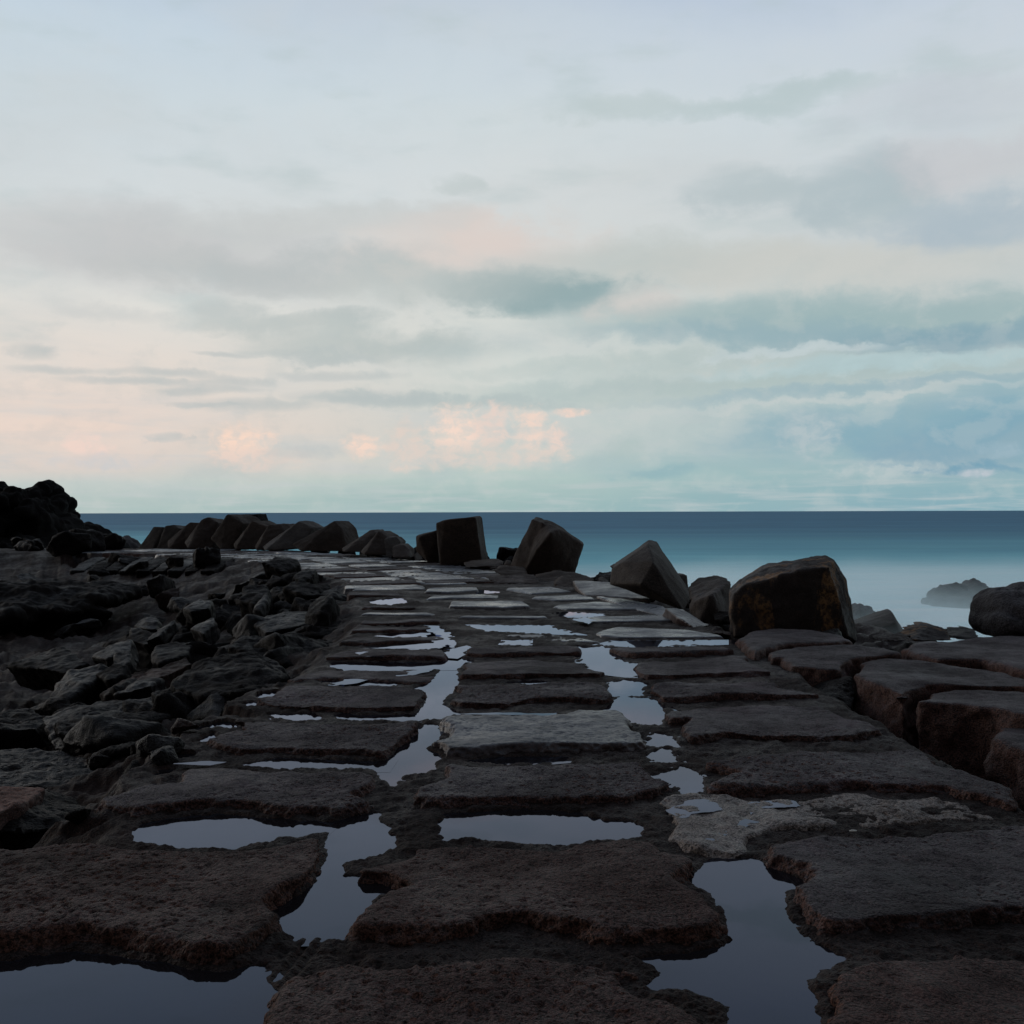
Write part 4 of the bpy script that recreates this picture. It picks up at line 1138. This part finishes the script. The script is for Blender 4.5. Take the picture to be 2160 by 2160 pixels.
# the row of leaning blocks beyond the bend, seen from left to right
ROW = [
    ([(775, 535, 51), (868, 404, 51.4), (925, 407, 51.2), (865, 535, 50.6)], (.6, 1.2, -.1), 'pale leaning block at the left end of the far row', M_BLOCK_PALE),
    ([(882, 535, 50), (936, 400, 50.6), (985, 394, 50.6), (1018, 416, 50.4), (955, 535, 49.8)], (.5, 1.2, -.1), 'second leaning block from the left end of the far row', M_BLOCK_PALE),
    ([(948, 488, 49.6), (1070, 380, 50), (1120, 382, 50), (1132, 412, 49.8), (1060, 535, 49.2), (955, 535, 49)], (.5, 1.2, -.1), 'third leaning block from the left end of the far row', M_BLOCK),
    ([(1043, 495, 48.6), (1130, 400, 49), (1140, 365, 49.2), (1180, 352, 49.2), (1232, 380, 49), (1200, 530, 48.2), (1060, 530, 48)], (.5, 1.2, -.1), 'fourth block of the far row with a rounded top', M_BLOCK),
    ([(1190, 472, 47.6), (1286, 334, 48), (1342, 350, 48), (1375, 388, 47.6), (1312, 535, 47), (1250, 535, 47)], (.6, 1.3, 0), 'tallest sharp edged block of the far row', M_BLOCK),
    ([(1340, 350, 49.5), (1370, 336, 49.6), (1455, 334, 49.6), (1470, 372, 49.4), (1490, 480, 49), (1340, 480, 49)], (.2, 1.0, 0), 'rough topped rock behind the tallest block of the far row', M_CLIFF),
    ([(1318, 505, 46.6), (1425, 372, 47), (1502, 402, 46.8), (1475, 535, 46), (1330, 535, 46)], (.5, 1.2, 0), 'leaning block right of the tallest one in the far row', M_BLOCK),
    ([(1440, 520, 45.6), (1520, 394, 46), (1590, 390, 46), (1605, 428, 45.6), (1580, 540, 45), (1450, 540, 45)], (.4, 1.2, 0), 'flat topped block in the middle of the far row', M_BLOCK),
    ([(1480, 520, 44.8), (1600, 432, 45.2), (1640, 415, 45.4), (1690, 372, 45.4), (1765, 412, 45), (1700, 530, 44), (1500, 540, 44)], (.4, 1.2, 0), 'block with a pale slanting top edge in the far row', M_BLOCK_PALE),
    ([(1655, 505, 43.6), (1790, 425, 44), (1892, 370, 44.2), (1932, 412, 43.8), (1960, 500, 43.4), (1940, 545, 43), (1700, 545, 43)], (.4, 1.4, 0), 'big wedge shaped block right of the pale edged one', M_BLOCK),
]
for pts, back, lab, mat in ROW:
    crisp_obj('concrete_block', ('ZL', pts), back, lab, 'concrete block', mat, G_B)
for pts, back, lab, mat in [
    ([(0, 315, 40), (170, 205, 40.4), (192, 228, 40), (130, 335, 39), (10, 335, 39)], (.3, 1.2, 0), 'slanting block with a sharp tip, third from the right end of the far row', M_BLOCK),
    ([(105, 335, 38.6), (210, 214, 39), (262, 246, 38.8), (258, 350, 38), (130, 350, 38)], (.3, 1.1, 0), 'pointed block before the small yellowish ones', M_BLOCK),
    ([(240, 262, 37.6), (262, 248, 37.8), (312, 250, 37.8), (334, 275, 37.6), (330, 360, 37), (250, 360, 37)], (.1, .9, 0), 'small yellowish block near the right end of the far row', M_BLOCK_PALE),
    ([(285, 310, 36.6), (300, 294, 36.8), (350, 288, 36.8), (388, 318, 36.6), (388, 366, 36), (290, 366, 36)], (.1, .8, 0), 'lowest squat block at the right end of the far row', M_BLOCK),
    ([(412, 345, 36), (425, 335, 36.2), (440, 380, 36), (415, 385, 35.6)], (.1, .4, 0), 'small stone left of the leaning smaller block', M_BLOCK),
]:
    crisp_obj('concrete_block', ('ZM', pts), back, lab, 'concrete block', mat, G_B)
for k, (x, y, wd, h, d) in enumerate([(1615, 415, 45, 60, 47), (1790, 415, 30, 60, 46)]):
    hull_obj('rock', [('ZL', [(x - wd, y + h, d), (x - wd * .5, y + 5, d + .3), (x + wd * .4, y, d + .3), (x + wd, y + h, d)], (0, 1, 0))],
             ['rough rock showing in the first gap of the far row', 'rough rock showing in the second gap of the far row'][k], 'rock', M_CLIFF, None, vox=.06, big=.12, bigf=2.5)


def lumps(name, items, label, cat, mat, vox, big, bigf, mid, midf, smooth=1, group=None, kind=None):
    bm = bmesh.new()
    for reg, x, y, d, rx, rz, ry in items:       # pixel radii become metres at that distance
        (tx, ty), = toT([(reg, [(x, y)])])
        s_ = REG[reg][2]
        c = at_d(tx, ty, d)
        m = Matrix.Translation(c) @ Matrix.Diagonal((rx / s_ / F_T * d, ry, rz / s_ / F_T * d, 1))
        bmesh.ops.create_icosphere(bm, subdivisions=3, radius=1.0, matrix=m)
    me = remesh(bm, vox, smooth)
    me.name = name
    roughen(me, big=big, bigf=bigf, mid=mid, midf=midf, fine=0, seed=3.1, voxel=vox)
    o = link(name, me, mat)
    recentre(o, me)
    tag(o, label, cat, group, kind)
    return o


lumps('rock_cliff', [('ZL', 40, 420, 62, 270, 185, 7), ('ZL', 150, 300, 61, 90, 120, 4), ('ZL', 225, 290, 62, 60, 125, 4), ('ZL', 290, 360, 61, 75, 150, 4), ('ZL', 335, 420, 60, 45, 115, 3), ('ZL', 230, 520, 59, 150, 110, 5), ('ZL', -200, 380, 64, 260, 230, 7)],
      'tall craggy black cliff rising at the left edge', 'cliff', M_CLIFF, .15, .55, .6, .40, 1.7)
lumps('sea_rock', [('ZL', 440, 470, 78, 60, 100, 4), ('ZL', 520, 490, 79, 70, 90, 4), ('ZL', 590, 515, 80, 60, 85, 4), ('ZL', 640, 540, 79, 45, 60, 3)],
      'jagged rock ridge sloping into the sea beside the black cliff', 'rock', M_CLIFF, .22, .5, .6, .3, 1.6, group=None)
lumps('sea_rock', [('ZL', 690, 520, 84, 50, 55, 3), ('ZL', 725, 540, 84, 45, 45, 3)], 'small low rock at the sea end of the jagged ridge', 'rock', M_SEAROCK, .2, .3, .8, .2, 1.8)
lumps('sea_rock', [('ZR', 1600, 335, 47, 80, 60, 1.2), ('ZR', 1705, 325, 48, 60, 68, 1.2), ('ZR', 1650, 370, 46, 140, 40, 1.6), ('ZR', 1530, 365, 46.5, 45, 40, 1)],
      'two humped rock standing in the misty surf', 'rock', M_SEAROCK, .07, .22, 1.4, .08, 5)
lumps('sea_rock', [('ZR', 1190, 430, 36, 45, 62, .8), ('ZR', 1245, 450, 36, 50, 65, .8)], 'knobbly misty rock just right of the lichen boulder', 'rock', M_SEAROCK, .055, .16, 1.8, .06, 6)
hull_obj('concrete_block', [('ZR', [(1150, 470, 30.5), (1260, 435, 30.6), (1348, 400, 30.6), (1362, 450, 29.8), (1422, 525, 30.4), (1225, 510, 29.8), (1150, 560, 29.8), (1420, 570, 30)], (.3, 1.2, 0))],
         'grey wedge shaped block lying below the boulder in the mist', 'concrete block', M_BLOCK_PALE, G_B, vox=.045, big=.03, mid=.01)

lumps('boulder', [('ZR', 1868, 400, 14.4, 135, 118, .8), ('ZR', 1965, 400, 14.4, 160, 135, .8), ('ZR', 1810, 445, 14.3, 75, 72, .7)],
      'rounded grey boulder cut off by the right edge', 'boulder', M_SEAROCK, .022, .10, 1.3, .03, 6, smooth=3)

# low spray hanging over the surf on the right
def mist():
    m = bpy.data.materials.new('sea_spray')
    m.use_nodes = True
    nt = m.node_tree
    nt.nodes.clear()
    n = N(nt)
    geo = n.node('ShaderNodeNewGeometry')
    x, y, z = n.sep(geo.outputs['Position'])
    f = n.m('MULTIPLY', n.ss(x, 5.0, 11.0), n.ss(x, 62.0, 48.0))
    f = n.m('MULTIPLY', f, n.m('MULTIPLY', n.ss(y, 22.0, 32.0), n.ss(y, 78.0, 55.0)))
    nn_ = n.noise(geo.outputs['Position'], 0.22, 3, 0.5)
    h = n.m('ADD', z, n.m('MULTIPLY', n.m('SUBTRACT', nn_, 0.5), 1.4))
    f = n.m('MULTIPLY', f, n.ss(h, -1.0, -2.5))
    v = n.node('ShaderNodeVolumePrincipled')
    v.inputs['Color'].default_value = (.86, .985, 1, 1)
    v.inputs['Anisotropy'].default_value = 0.35
    n.put(v.inputs['Density'], n.m('MULTIPLY', f, 0.11))
    o = n.node('ShaderNodeOutputMaterial')
    nt.links.new(v.outputs[0], o.inputs['Volume'])
    bm = bmesh.new()
    bmesh.ops.create_cube(bm, size=1.0, matrix=Matrix.Translation((33.5, 50, -1.5)) @ Matrix.Diagonal((57, 56, 1.96, 1)))
    me = bpy.data.meshes.new('sea_mist')
    bm.to_mesh(me)
    bm.free()
    o = link('sea_mist', me, m)
    tag(o, 'thin white spray drifting low over the surf', 'mist', None, 'stuff')


mist()

# ------------------------------------------------------------------ left side rocks
GL = 'rocks of the rubble slope left of the path'
LEFT = [
    ('ZLL', [(235, 690, 11.6), (430, 605, 12.1), (860, 548, 12.3), (960, 575, 11.8), (1000, 650, 11), (1010, 755, 10.4), (860, 780, 10.2), (500, 720, 10.5), (250, 720, 11), (300, 850, 10.2), (950, 900, 9.6)], (0, .4, -.3), 'long grey flat topped rock with a blunt right end', M_ROCK_GREY, .05),
    ('ZLL', [(-300, 850, 9.2), (140, 848, 9.4), (260, 915, 8.9), (420, 955, 8.7), (640, 940, 9.0), (668, 1060, 8.2), (300, 1085, 8.0), (-300, 1060, 8)], (0, .5, -.3), 'smooth violet grey slab of rock at the left edge', M_ROCK_GREY, .04),
    ('ZLL', [(-300, 1050, 7.0), (110, 1058, 7.1), (245, 1092, 6.8), (150, 1160, 6.3), (-20, 1220, 6.0), (-300, 1250, 5.9)], (0, 0, -.35), 'pinkish flat rock cut off by the left edge', M_PINK, .03),
    ('ZLL', [(250, 1085, 7.4), (420, 1120, 7.4), (500, 1200, 6.9), (420, 1290, 6.3), (100, 1320, 5.9), (120, 1180, 6.3), (-200, 1330, 6)], (0, .3, -.4), 'black rock hugging the pinkish one', M_ROCK, .06),
    ('ZLL', [(30, 395, 17), (230, 320, 17.5), (350, 285, 17.5), (430, 320, 17), (500, 365, 16.5), (360, 428, 16), (240, 400, 16.3)], (0, .5, -.4), 'dark faceted rock at the left edge below the black hollow', M_ROCK, .05),
    ('ZLL', [(280, 560, 14.5), (340, 470, 15), (500, 370, 15.5), (600, 390, 15.3), (570, 460, 14.8), (380, 585, 14)], (0, .3, -.3), 'light grey lumpy rock beside the small bright pool', M_ROCK_GREY, .12),
    ('ZLL', [(520, 338, 17), (650, 250, 17.5), (745, 238, 17.5), (752, 295, 17), (600, 350, 16.5)], (0, .3, -.3), 'wedge of grey rock above the light lumpy one', M_ROCK_GREY, .05),
    ('ZLL', [(625, 370, 15.8), (650, 315, 16.2), (730, 310, 16.2), (740, 360, 15.8), (700, 400, 15.4)], (0, .3, -.2), 'small pale rock right under the grey wedge', M_ROCK_GREY, .05),
    ('ZLL', [(540, 440, 14.8), (640, 370, 15.2), (715, 385, 15), (700, 440, 14.5), (600, 470, 14.2)], (0, .3, -.2), 'dark stone between the lumpy rock and the rusty plank rock', M_ROCK, .05),
    ('ZLL', [(765, 168, 21), (800, 125, 21.3), (840, 108, 21.3), (900, 115, 21.2), (890, 180, 20.6), (830, 178, 20.5)], (0, .4, -.3), 'pale rock at the brink of the black hollow', M_ROCK_GREY, .04),
    ('ZLL', [(820, 250, 18.2), (900, 180, 18.8), (985, 125, 19.2), (990, 140, 19), (900, 215, 18.2)], (0, .3, -.2), 'thin slanting splinter of rock', M_ROCK_GREY, .03),
    ('ZLL', [(740, 170, 19.6), (880, 190, 19), (930, 240, 18.6), (820, 270, 18.4), (730, 240, 18.8)], (0, .3, -.3), 'blocky dark rock before the pale brink rock', M_ROCK, .05),
    ('ZLL', [(1040, 65, 20.8), (1130, 15, 21.3), (1200, 25, 21.2), (1180, 60, 20.6), (1080, 80, 20.3)], (0, .3, -.3), 'grey slanted rock high in the rubble', M_ROCK_GREY, .04),
    ('ZLL', [(1075, 180, 17.8), (1160, 120, 18.2), (1225, 100, 18.3), (1215, 160, 17.8), (1150, 205, 17.2)], (0, .3, -.3), 'grey angular rock in the middle of the rubble', M_ROCK_GREY, .04),
    ('ZLL', [(850, 370, 15.8), (880, 280, 16.4), (1000, 255, 16.6), (1090, 265, 16.4), (1060, 330, 15.8), (900, 380, 15.4)], (0, .3, -.3), 'dark flat topped rock holding a thin strip of water', M_ROCK, .04),
    ('ZLL', [(560, 552, 13.6), (700, 470, 14.0), (850, 400, 14.4), (1050, 345, 14.9), (1088, 372, 14.5), (920, 450, 13.8), (700, 545, 13.4), (600, 562, 13.3)], (0, .2, -.25), 'long rusty plank of rock slanting up to the right', M_ROCK_RED, .04),
    ('ZLL', [(760, 480, 12.8), (900, 455, 13.2), (925, 470, 13), (850, 500, 12.4), (700, 540, 12.2), (650, 560, 12.2)], (0, .2, -.25), 'narrow pale topped rock below the rusty plank', M_ROCK_GREY, .04),
    ('ZLL', [(950, 460, 11.6), (1100, 395, 12.2), (1250, 320, 12.8), (1430, 305, 12.8), (1600, 400, 12.2), (1620, 450, 11.6), (1450, 540, 10.6), (1150, 570, 10.6), (980, 520, 11)], (0, .3, -.4), 'big rounded black boulder with veins beside the fourth left slab', M_ROCK, .10),
    ('ZLL', [(1280, 560, 10.8), (1340, 480, 11.2), (1450, 470, 11.2), (1520, 520, 10.8), (1400, 620, 10.0)], (0, .3, -.4), 'black stone at the foot of the rounded boulder', M_ROCK, .06),
    ('ZLL', [(1300, 290, 13.6), (1370, 240, 14.2), (1520, 200, 14.8), (1700, 190, 14.8), (1890, 235, 14.6), (1915, 320, 14.2), (1850, 370, 13.6), (1700, 400, 13), (1450, 340, 13.2)], (0, .4, -.4), 'wide black boulder overhanging the left column', M_ROCK, .08),
    ('ZLL', [(1440, 155, 17), (1500, 105, 17.5), (1680, 78, 17.8), (1870, 105, 17.5), (1840, 130, 17), (1700, 160, 16.4), (1500, 200, 16)], (0, .3, -.3), 'broad rock with a shiny bluish top', M_ROCK_GREY, .04),
    ('ZLL', [(1600, 210, 16), (1760, 150, 16.6), (1932, 130, 16.8), (1990, 180, 16.4), (1880, 220, 15.8)], (0, .3, -.4), 'olive rock between the shiny topped one and the path', M_ROCK, .06),
    ('ZLL', [(1720, 60, 19.4), (1800, 25, 20), (1940, 30, 20), (1980, 70, 19.4), (1860, 100, 19)], (0, .3, -.3), 'rock above the shiny one', M_ROCK, .06),
    ('ZLL', [(1350, 20, 19.6), (1380, -60, 20.4), (1500, -75, 20.6), (1520, -20, 20), (1440, 40, 19.2)], (0, .3, -.4), 'brown block shaped rock high on the slope', M_ROCK, .06),
    ('ZLL', [(1430, 70, 18.4), (1480, 10, 18.9), (1520, -50, 19.3), (1510, 30, 18.6), (1470, 75, 18.2)], (0, .2, -.2), 'upright grey splinter beside the brown block rock', M_ROCK_GREY, .03),
    ('ZLL', [(330, 720, 10.8), (460, 700, 10.9), (590, 725, 10.4), (480, 790, 9.8), (330, 770, 10)], (0, .2, -.3), 'low wet rock before the long flat topped one', M_ROCK, .08),
    ('ZLL', [(120, 640, 12.2), (180, 620, 12.4), (260, 700, 11.8), (200, 740, 11.4), (-100, 760, 11.2), (-100, 660, 12)], (0, .2, -.3), 'black lump left of the long flat topped rock', M_ROCK, .08),
    ('ZLL', [(640, 780, 9.8), (760, 740, 10.2), (930, 850, 9.4), (1010, 950, 8.6), (800, 1000, 8.2), (660, 900, 8.8)], (0, .3, -.4), 'dark sunken rock before the blunt end of the long rock', M_ROCK, .10),
    ('ZLL', [(640, 920, 8.9), (800, 880, 9.2), (940, 960, 8.6), (860, 1040, 7.9), (700, 1020, 8.1)], (0, .2, -.3), 'black rock right of the smooth violet slab', M_ROCK, .08),
    ('ZL', [(1480, 610, 28), (1560, 575, 28.8), (1680, 590, 29), (1700, 625, 28.5), (1600, 660, 27.5)], (0, .4, -.4), 'dark rock where the path begins to bend', M_ROCK, .06),
    ('ZL', [(1660, 690, 24), (1720, 645, 24.6), (1790, 650, 24.6), (1770, 690, 24), (1700, 720, 23.4)], (0, .4, -.4), 'black rock against the path edge before the bend', M_ROCK, .06),
    ('ZL', [(1610, 760, 21), (1700, 715, 21.8), (1860, 720, 22), (1880, 790, 21.2), (1720, 790, 20.6)], (0, .4, -.4), 'black jagged rock beside the bright white puddle', M_ROCK, .10),
]
for i, (reg, pts, back, lab, mat, bg_) in enumerate(LEFT):
    hull_obj('rock', [(reg, pts, back)], lab, 'rock', mat, GL, smooth=1, big=bg_, bigf=2.2, mid=.03, midf=8, seed=i * 1.7)
lumps('rock_mass', [('ZL', 250, 830, 29.5, 330, 90, 2.2), ('ZL', 560, 800, 30, 210, 62, 2), ('ZL', 60, 800, 30, 260, 90, 2.5), ('ZL', 400, 860, 28.6, 170, 70, 1.5), ('ZL', 140, 900, 27.5, 140, 80, 1.5)],
      'low broad mass of rough rock above the black hollow', 'rock', M_ROCK, .055, .22, 1.1, .09, 4.5, group=None)

LAND_SRC = [(SHORT_, toT([(reg, pts)])) for SHORT_, (reg, pts, back, lab, mat, bg_) in zip(range(len(LEFT)), LEFT)]

# inclined stones of the far inner slope
for i in range(9):
    x0 = 395 + i * 92
    d0 = 41.5 - i * 0.55
    hull_obj('slope_stone', [('ZL', [(x0, 655 + (i % 2) * 4, d0 - 1.6), (x0 + 78, 652, d0 - 1.6), (x0 + 150 + (i % 3) * 8, 610, d0), (x0 + 205, 578, d0 + 1.2), (x0 + 130, 576, d0 + 1.2), (x0 + 60, 612, d0)], (0, .1, -.3))],
             '%s stone from the left in the slanting row below the far path' % ORD[i], 'stone', [M_ROCK_GREY, M_ROCK, M_ROCK][i % 3], 'slanting stones of the far inner slope', vox=.05, smooth=1, big=.04, mid=.02)

# filler rubble: a few shapes, many stones
PROT = []
for k in range(9):
    bm = bmesh.new()
    pts = []
    sx, sy, sz = random.uniform(.7, 1.1), random.uniform(.5, .9), random.uniform(.28, .6)
    for _ in range(13):
        v = Vector((random.gauss(0, 1), random.gauss(0, 1), random.gauss(0, 1))).normalized()
        v = Vector((math.copysign(abs(v.x) ** .6, v.x) * sx, math.copysign(abs(v.y) ** .6, v.y) * sy, math.copysign(abs(v.z) ** .6, v.z) * sz))
        pts.append(v * 0.5)
    hull_points(bm, pts)
    me = remesh(bm, 0.028, 1)
    me.name = 'rubble_rock'
    roughen(me, big=.05, bigf=3.0, mid=.02, midf=12, fine=0.004, finef=30, seed=k * 3.3, voxel=.019)
    me.materials.append([M_ROCK, M_ROCK, M_ROCK_GREY, M_ROCK, M_ROCK_RED, M_ROCK, M_ROCK_GREY, M_ROCK, M_ROCK][k])
    PROT.append(me)


LAND = []
SHORT = ['long grey flat rock', 'smooth violet rock', 'pinkish rock', 'rock by the pinkish one', 'dark faceted rock', 'light lumpy rock', 'grey wedge', 'small pale rock', 'dark stone by the rusty plank',
         'pale brink rock', 'thin slanting splinter', 'blocky dark rock', 'high grey slanted rock', 'grey angular rock', 'rock with a water strip', 'rusty plank rock', 'narrow pale topped rock',
         'veined black boulder', 'stone below the veined boulder', 'wide overhanging boulder', 'shiny topped rock', 'olive rock', 'rock above the shiny one', 'brown block rock', 'upright splinter',
         'low wet rock', 'black lump', 'dark sunken rock', 'rock beside the violet one', 'dark rock at the bend', 'black rock before the bend', 'jagged rock by the white puddle']
SEENL = {}


def pix(v):
    q = CAM_R.transposed() @ (Vector(v) - Vector((0, 0, CAM_H)))
    return (966 + 2000 * q.x / -q.z, 965 - 2000 * q.y / -q.z)


def scatter(n, region, what, group, smin, smax, seed, lift=.15):
    rr = random.Random(seed)
    c = 0
    tries = 0
    while c < n and tries < n * 40:
        tries += 1
        x, y = region(rr)
        if abs(x) > 0.55 * y + .5:
            continue
        z = float(ground_z(np.array([[x]]), np.array([[y]]), False)[0, 0])
        s = rr.uniform(smin, smax) * (0.8 + y / 40)
        k = rr.randrange(len(PROT))
        o = bpy.data.objects.new('rock', PROT[k])
        COL.objects.link(o)
        o.location = (x, y, z + s * lift)
        o.scale = (s, s * rr.uniform(.7, 1.1), s * rr.uniform(.8, 1.2))
        o.rotation_euler = (rr.uniform(-.5, .5), rr.uniform(-.55, .15), rr.uniform(0, 6.28))
        p = pix(o.location)
        best = min(LAND, key=lambda L: math.hypot(L[1][0] - p[0], (L[1][1] - p[1]) * 1.6))
        ddx, ddy = p[0] - best[1][0], (p[1] - best[1][1]) * 1.6
        if abs(ddx) > abs(ddy):
            rel = 'right of' if ddx > 0 else 'left of'
        else:
            rel = 'in front of' if ddy > 0 else 'behind'
        r_ = math.hypot(ddx, ddy) / 40
        dist = 'close' if r_ < 1 else ('somewhat' if r_ < 2.2 else 'far')
        if dist == 'close' and rel in ('right of', 'left of', 'in front of'):
            dist = 'just'
        elif dist == 'close':
            dist = 'right'
        size = 'small' if s < smin + (smax - smin) * .45 else ('mid-sized' if s < smin + (smax - smin) * 1.0 else 'large')
        colr = ['black', 'dark', 'grey', 'black', 'rusty', 'dark', 'pale grey', 'black', 'dark'][k]
        tag(o, '%s %s %s %s %s the %s' % (size, colr, what, dist, rel, best[0]), 'rock', group)
        c += 1


def left_band(u0, u1, y0, y1):
    def f(rr):
        s_ = rr.uniform(y0, y1) + 4
        p, uu = along(s_)
        rt = np.array([uu[1], -uu[0]])
        q = p - rt * (2.35 + rr.uniform(u0, u1))
        return float(q[0]), float(q[1])
    return f


LAND += [(SHORT[i], (sum(p[0] for p in P_) / len(P_) * .89444, sum(p[1] for p in P_) / len(P_) * .89444)) for i, P_ in LAND_SRC]
LAND += [('upright dark cube', (868, 1050)), ('broken cube', (1030, 1090)), ('diamond cube', (1230, 1130)), ('lichen boulder', (1400, 1190)), ('rock mass', (150, 1150)), ('slanting stone row', (230, 1075)),
         ('slanting row middle', (300, 1078)), ('leaning end block', (290, 1040)), ('black cliff', (100, 1040)), ('jumbled grey block', (1340, 1170)), ('third right slab', (1480, 1400)), ('eroded blocks', (1640, 1330)), ('wedge block', (600, 1040))]
scatter(55, left_band(.45, 1.8, 9, 32), 'stone', 'stones banked against the path', .45, 1.0, 5, -.02)
scatter(120, left_band(.8, 5.0, 8, 30), 'rubble stone', 'stones of the lower rubble slope', .45, 1.15, 6, .02)
def far_left(rr):
    return rr.uniform(-25, -18), rr.uniform(43.5, 48)


scatter(16, far_left, 'shore stone', 'stones below the cliff', .6, 1.3, 21, .1)
scatter(28, left_band(.1, 1.6, 3.5, 9), 'pebbly stone', 'small stones near the left slabs', .18, .4, 8, .1)
scatter(45, left_band(1.0, 9.0, 30, 48), 'slope stone', 'stones in front of the far bend', .5, 1.1, 9)


def right_band(rr):
    p, uu = along(rr.uniform(10, 50))
    rt = np.array([uu[1], -uu[0]])
    q = p + rt * (3.1 + rr.uniform(.1, 1.6))
    return float(q[0]), float(q[1])


scatter(40, right_band, 'gap stone', 'stones outside the right edge', .4, .8, 12, .3)

# tiny white pebble on the right slab
bm = bmesh.new()
bmesh.ops.create_icosphere(bm, subdivisions=2, radius=1.0, matrix=Matrix.Diagonal((.02, .008, .006, 1)))
for v in bm.verts:
    v.co.x += v.co.y * .5
me = bpy.data.meshes.new('pebble')
bm.to_mesh(me)
bm.free()
M_WHITE = rock_mat('white_stone', c4(.6, .58, .52), c4(.5, .48, .42), c4(.4, .38, .34), (.5, .8), .2)
o = link('pebble', me, M_WHITE)
px, py = on_z(*toT([('Z3', [(1122, 343)])])[0], 0.012)
o.location = (px, py, 0.012)
tag(o, 'tiny white pebble on the far edge of the nearest right slab', 'pebble')
from collections import defaultdict
byl = defaultdict(list)
for o in bpy.data.objects:
    if o.parent is None and o.get('label') and o.get('group') and o.get('kind') is None:
        byl[o['label']].append(o)
for lab, os_ in byl.items():
    if len(os_) > 1:
        os_.sort(key=lambda o: o.location.y)
        nm = {2: ['nearer', 'farther'], 3: ['nearest', 'middle', 'farthest'], 4: ['nearest', 'second nearest', 'third nearest', 'farthest']}.get(len(os_))
        for i, o in enumerate(os_):
            o['label'] = (nm[i] if nm else '%s nearest' % ORD[i]) + ' ' + lab
print('SCENE', len(bpy.data.objects), sum(len(m.vertices) for m in bpy.data.meshes))
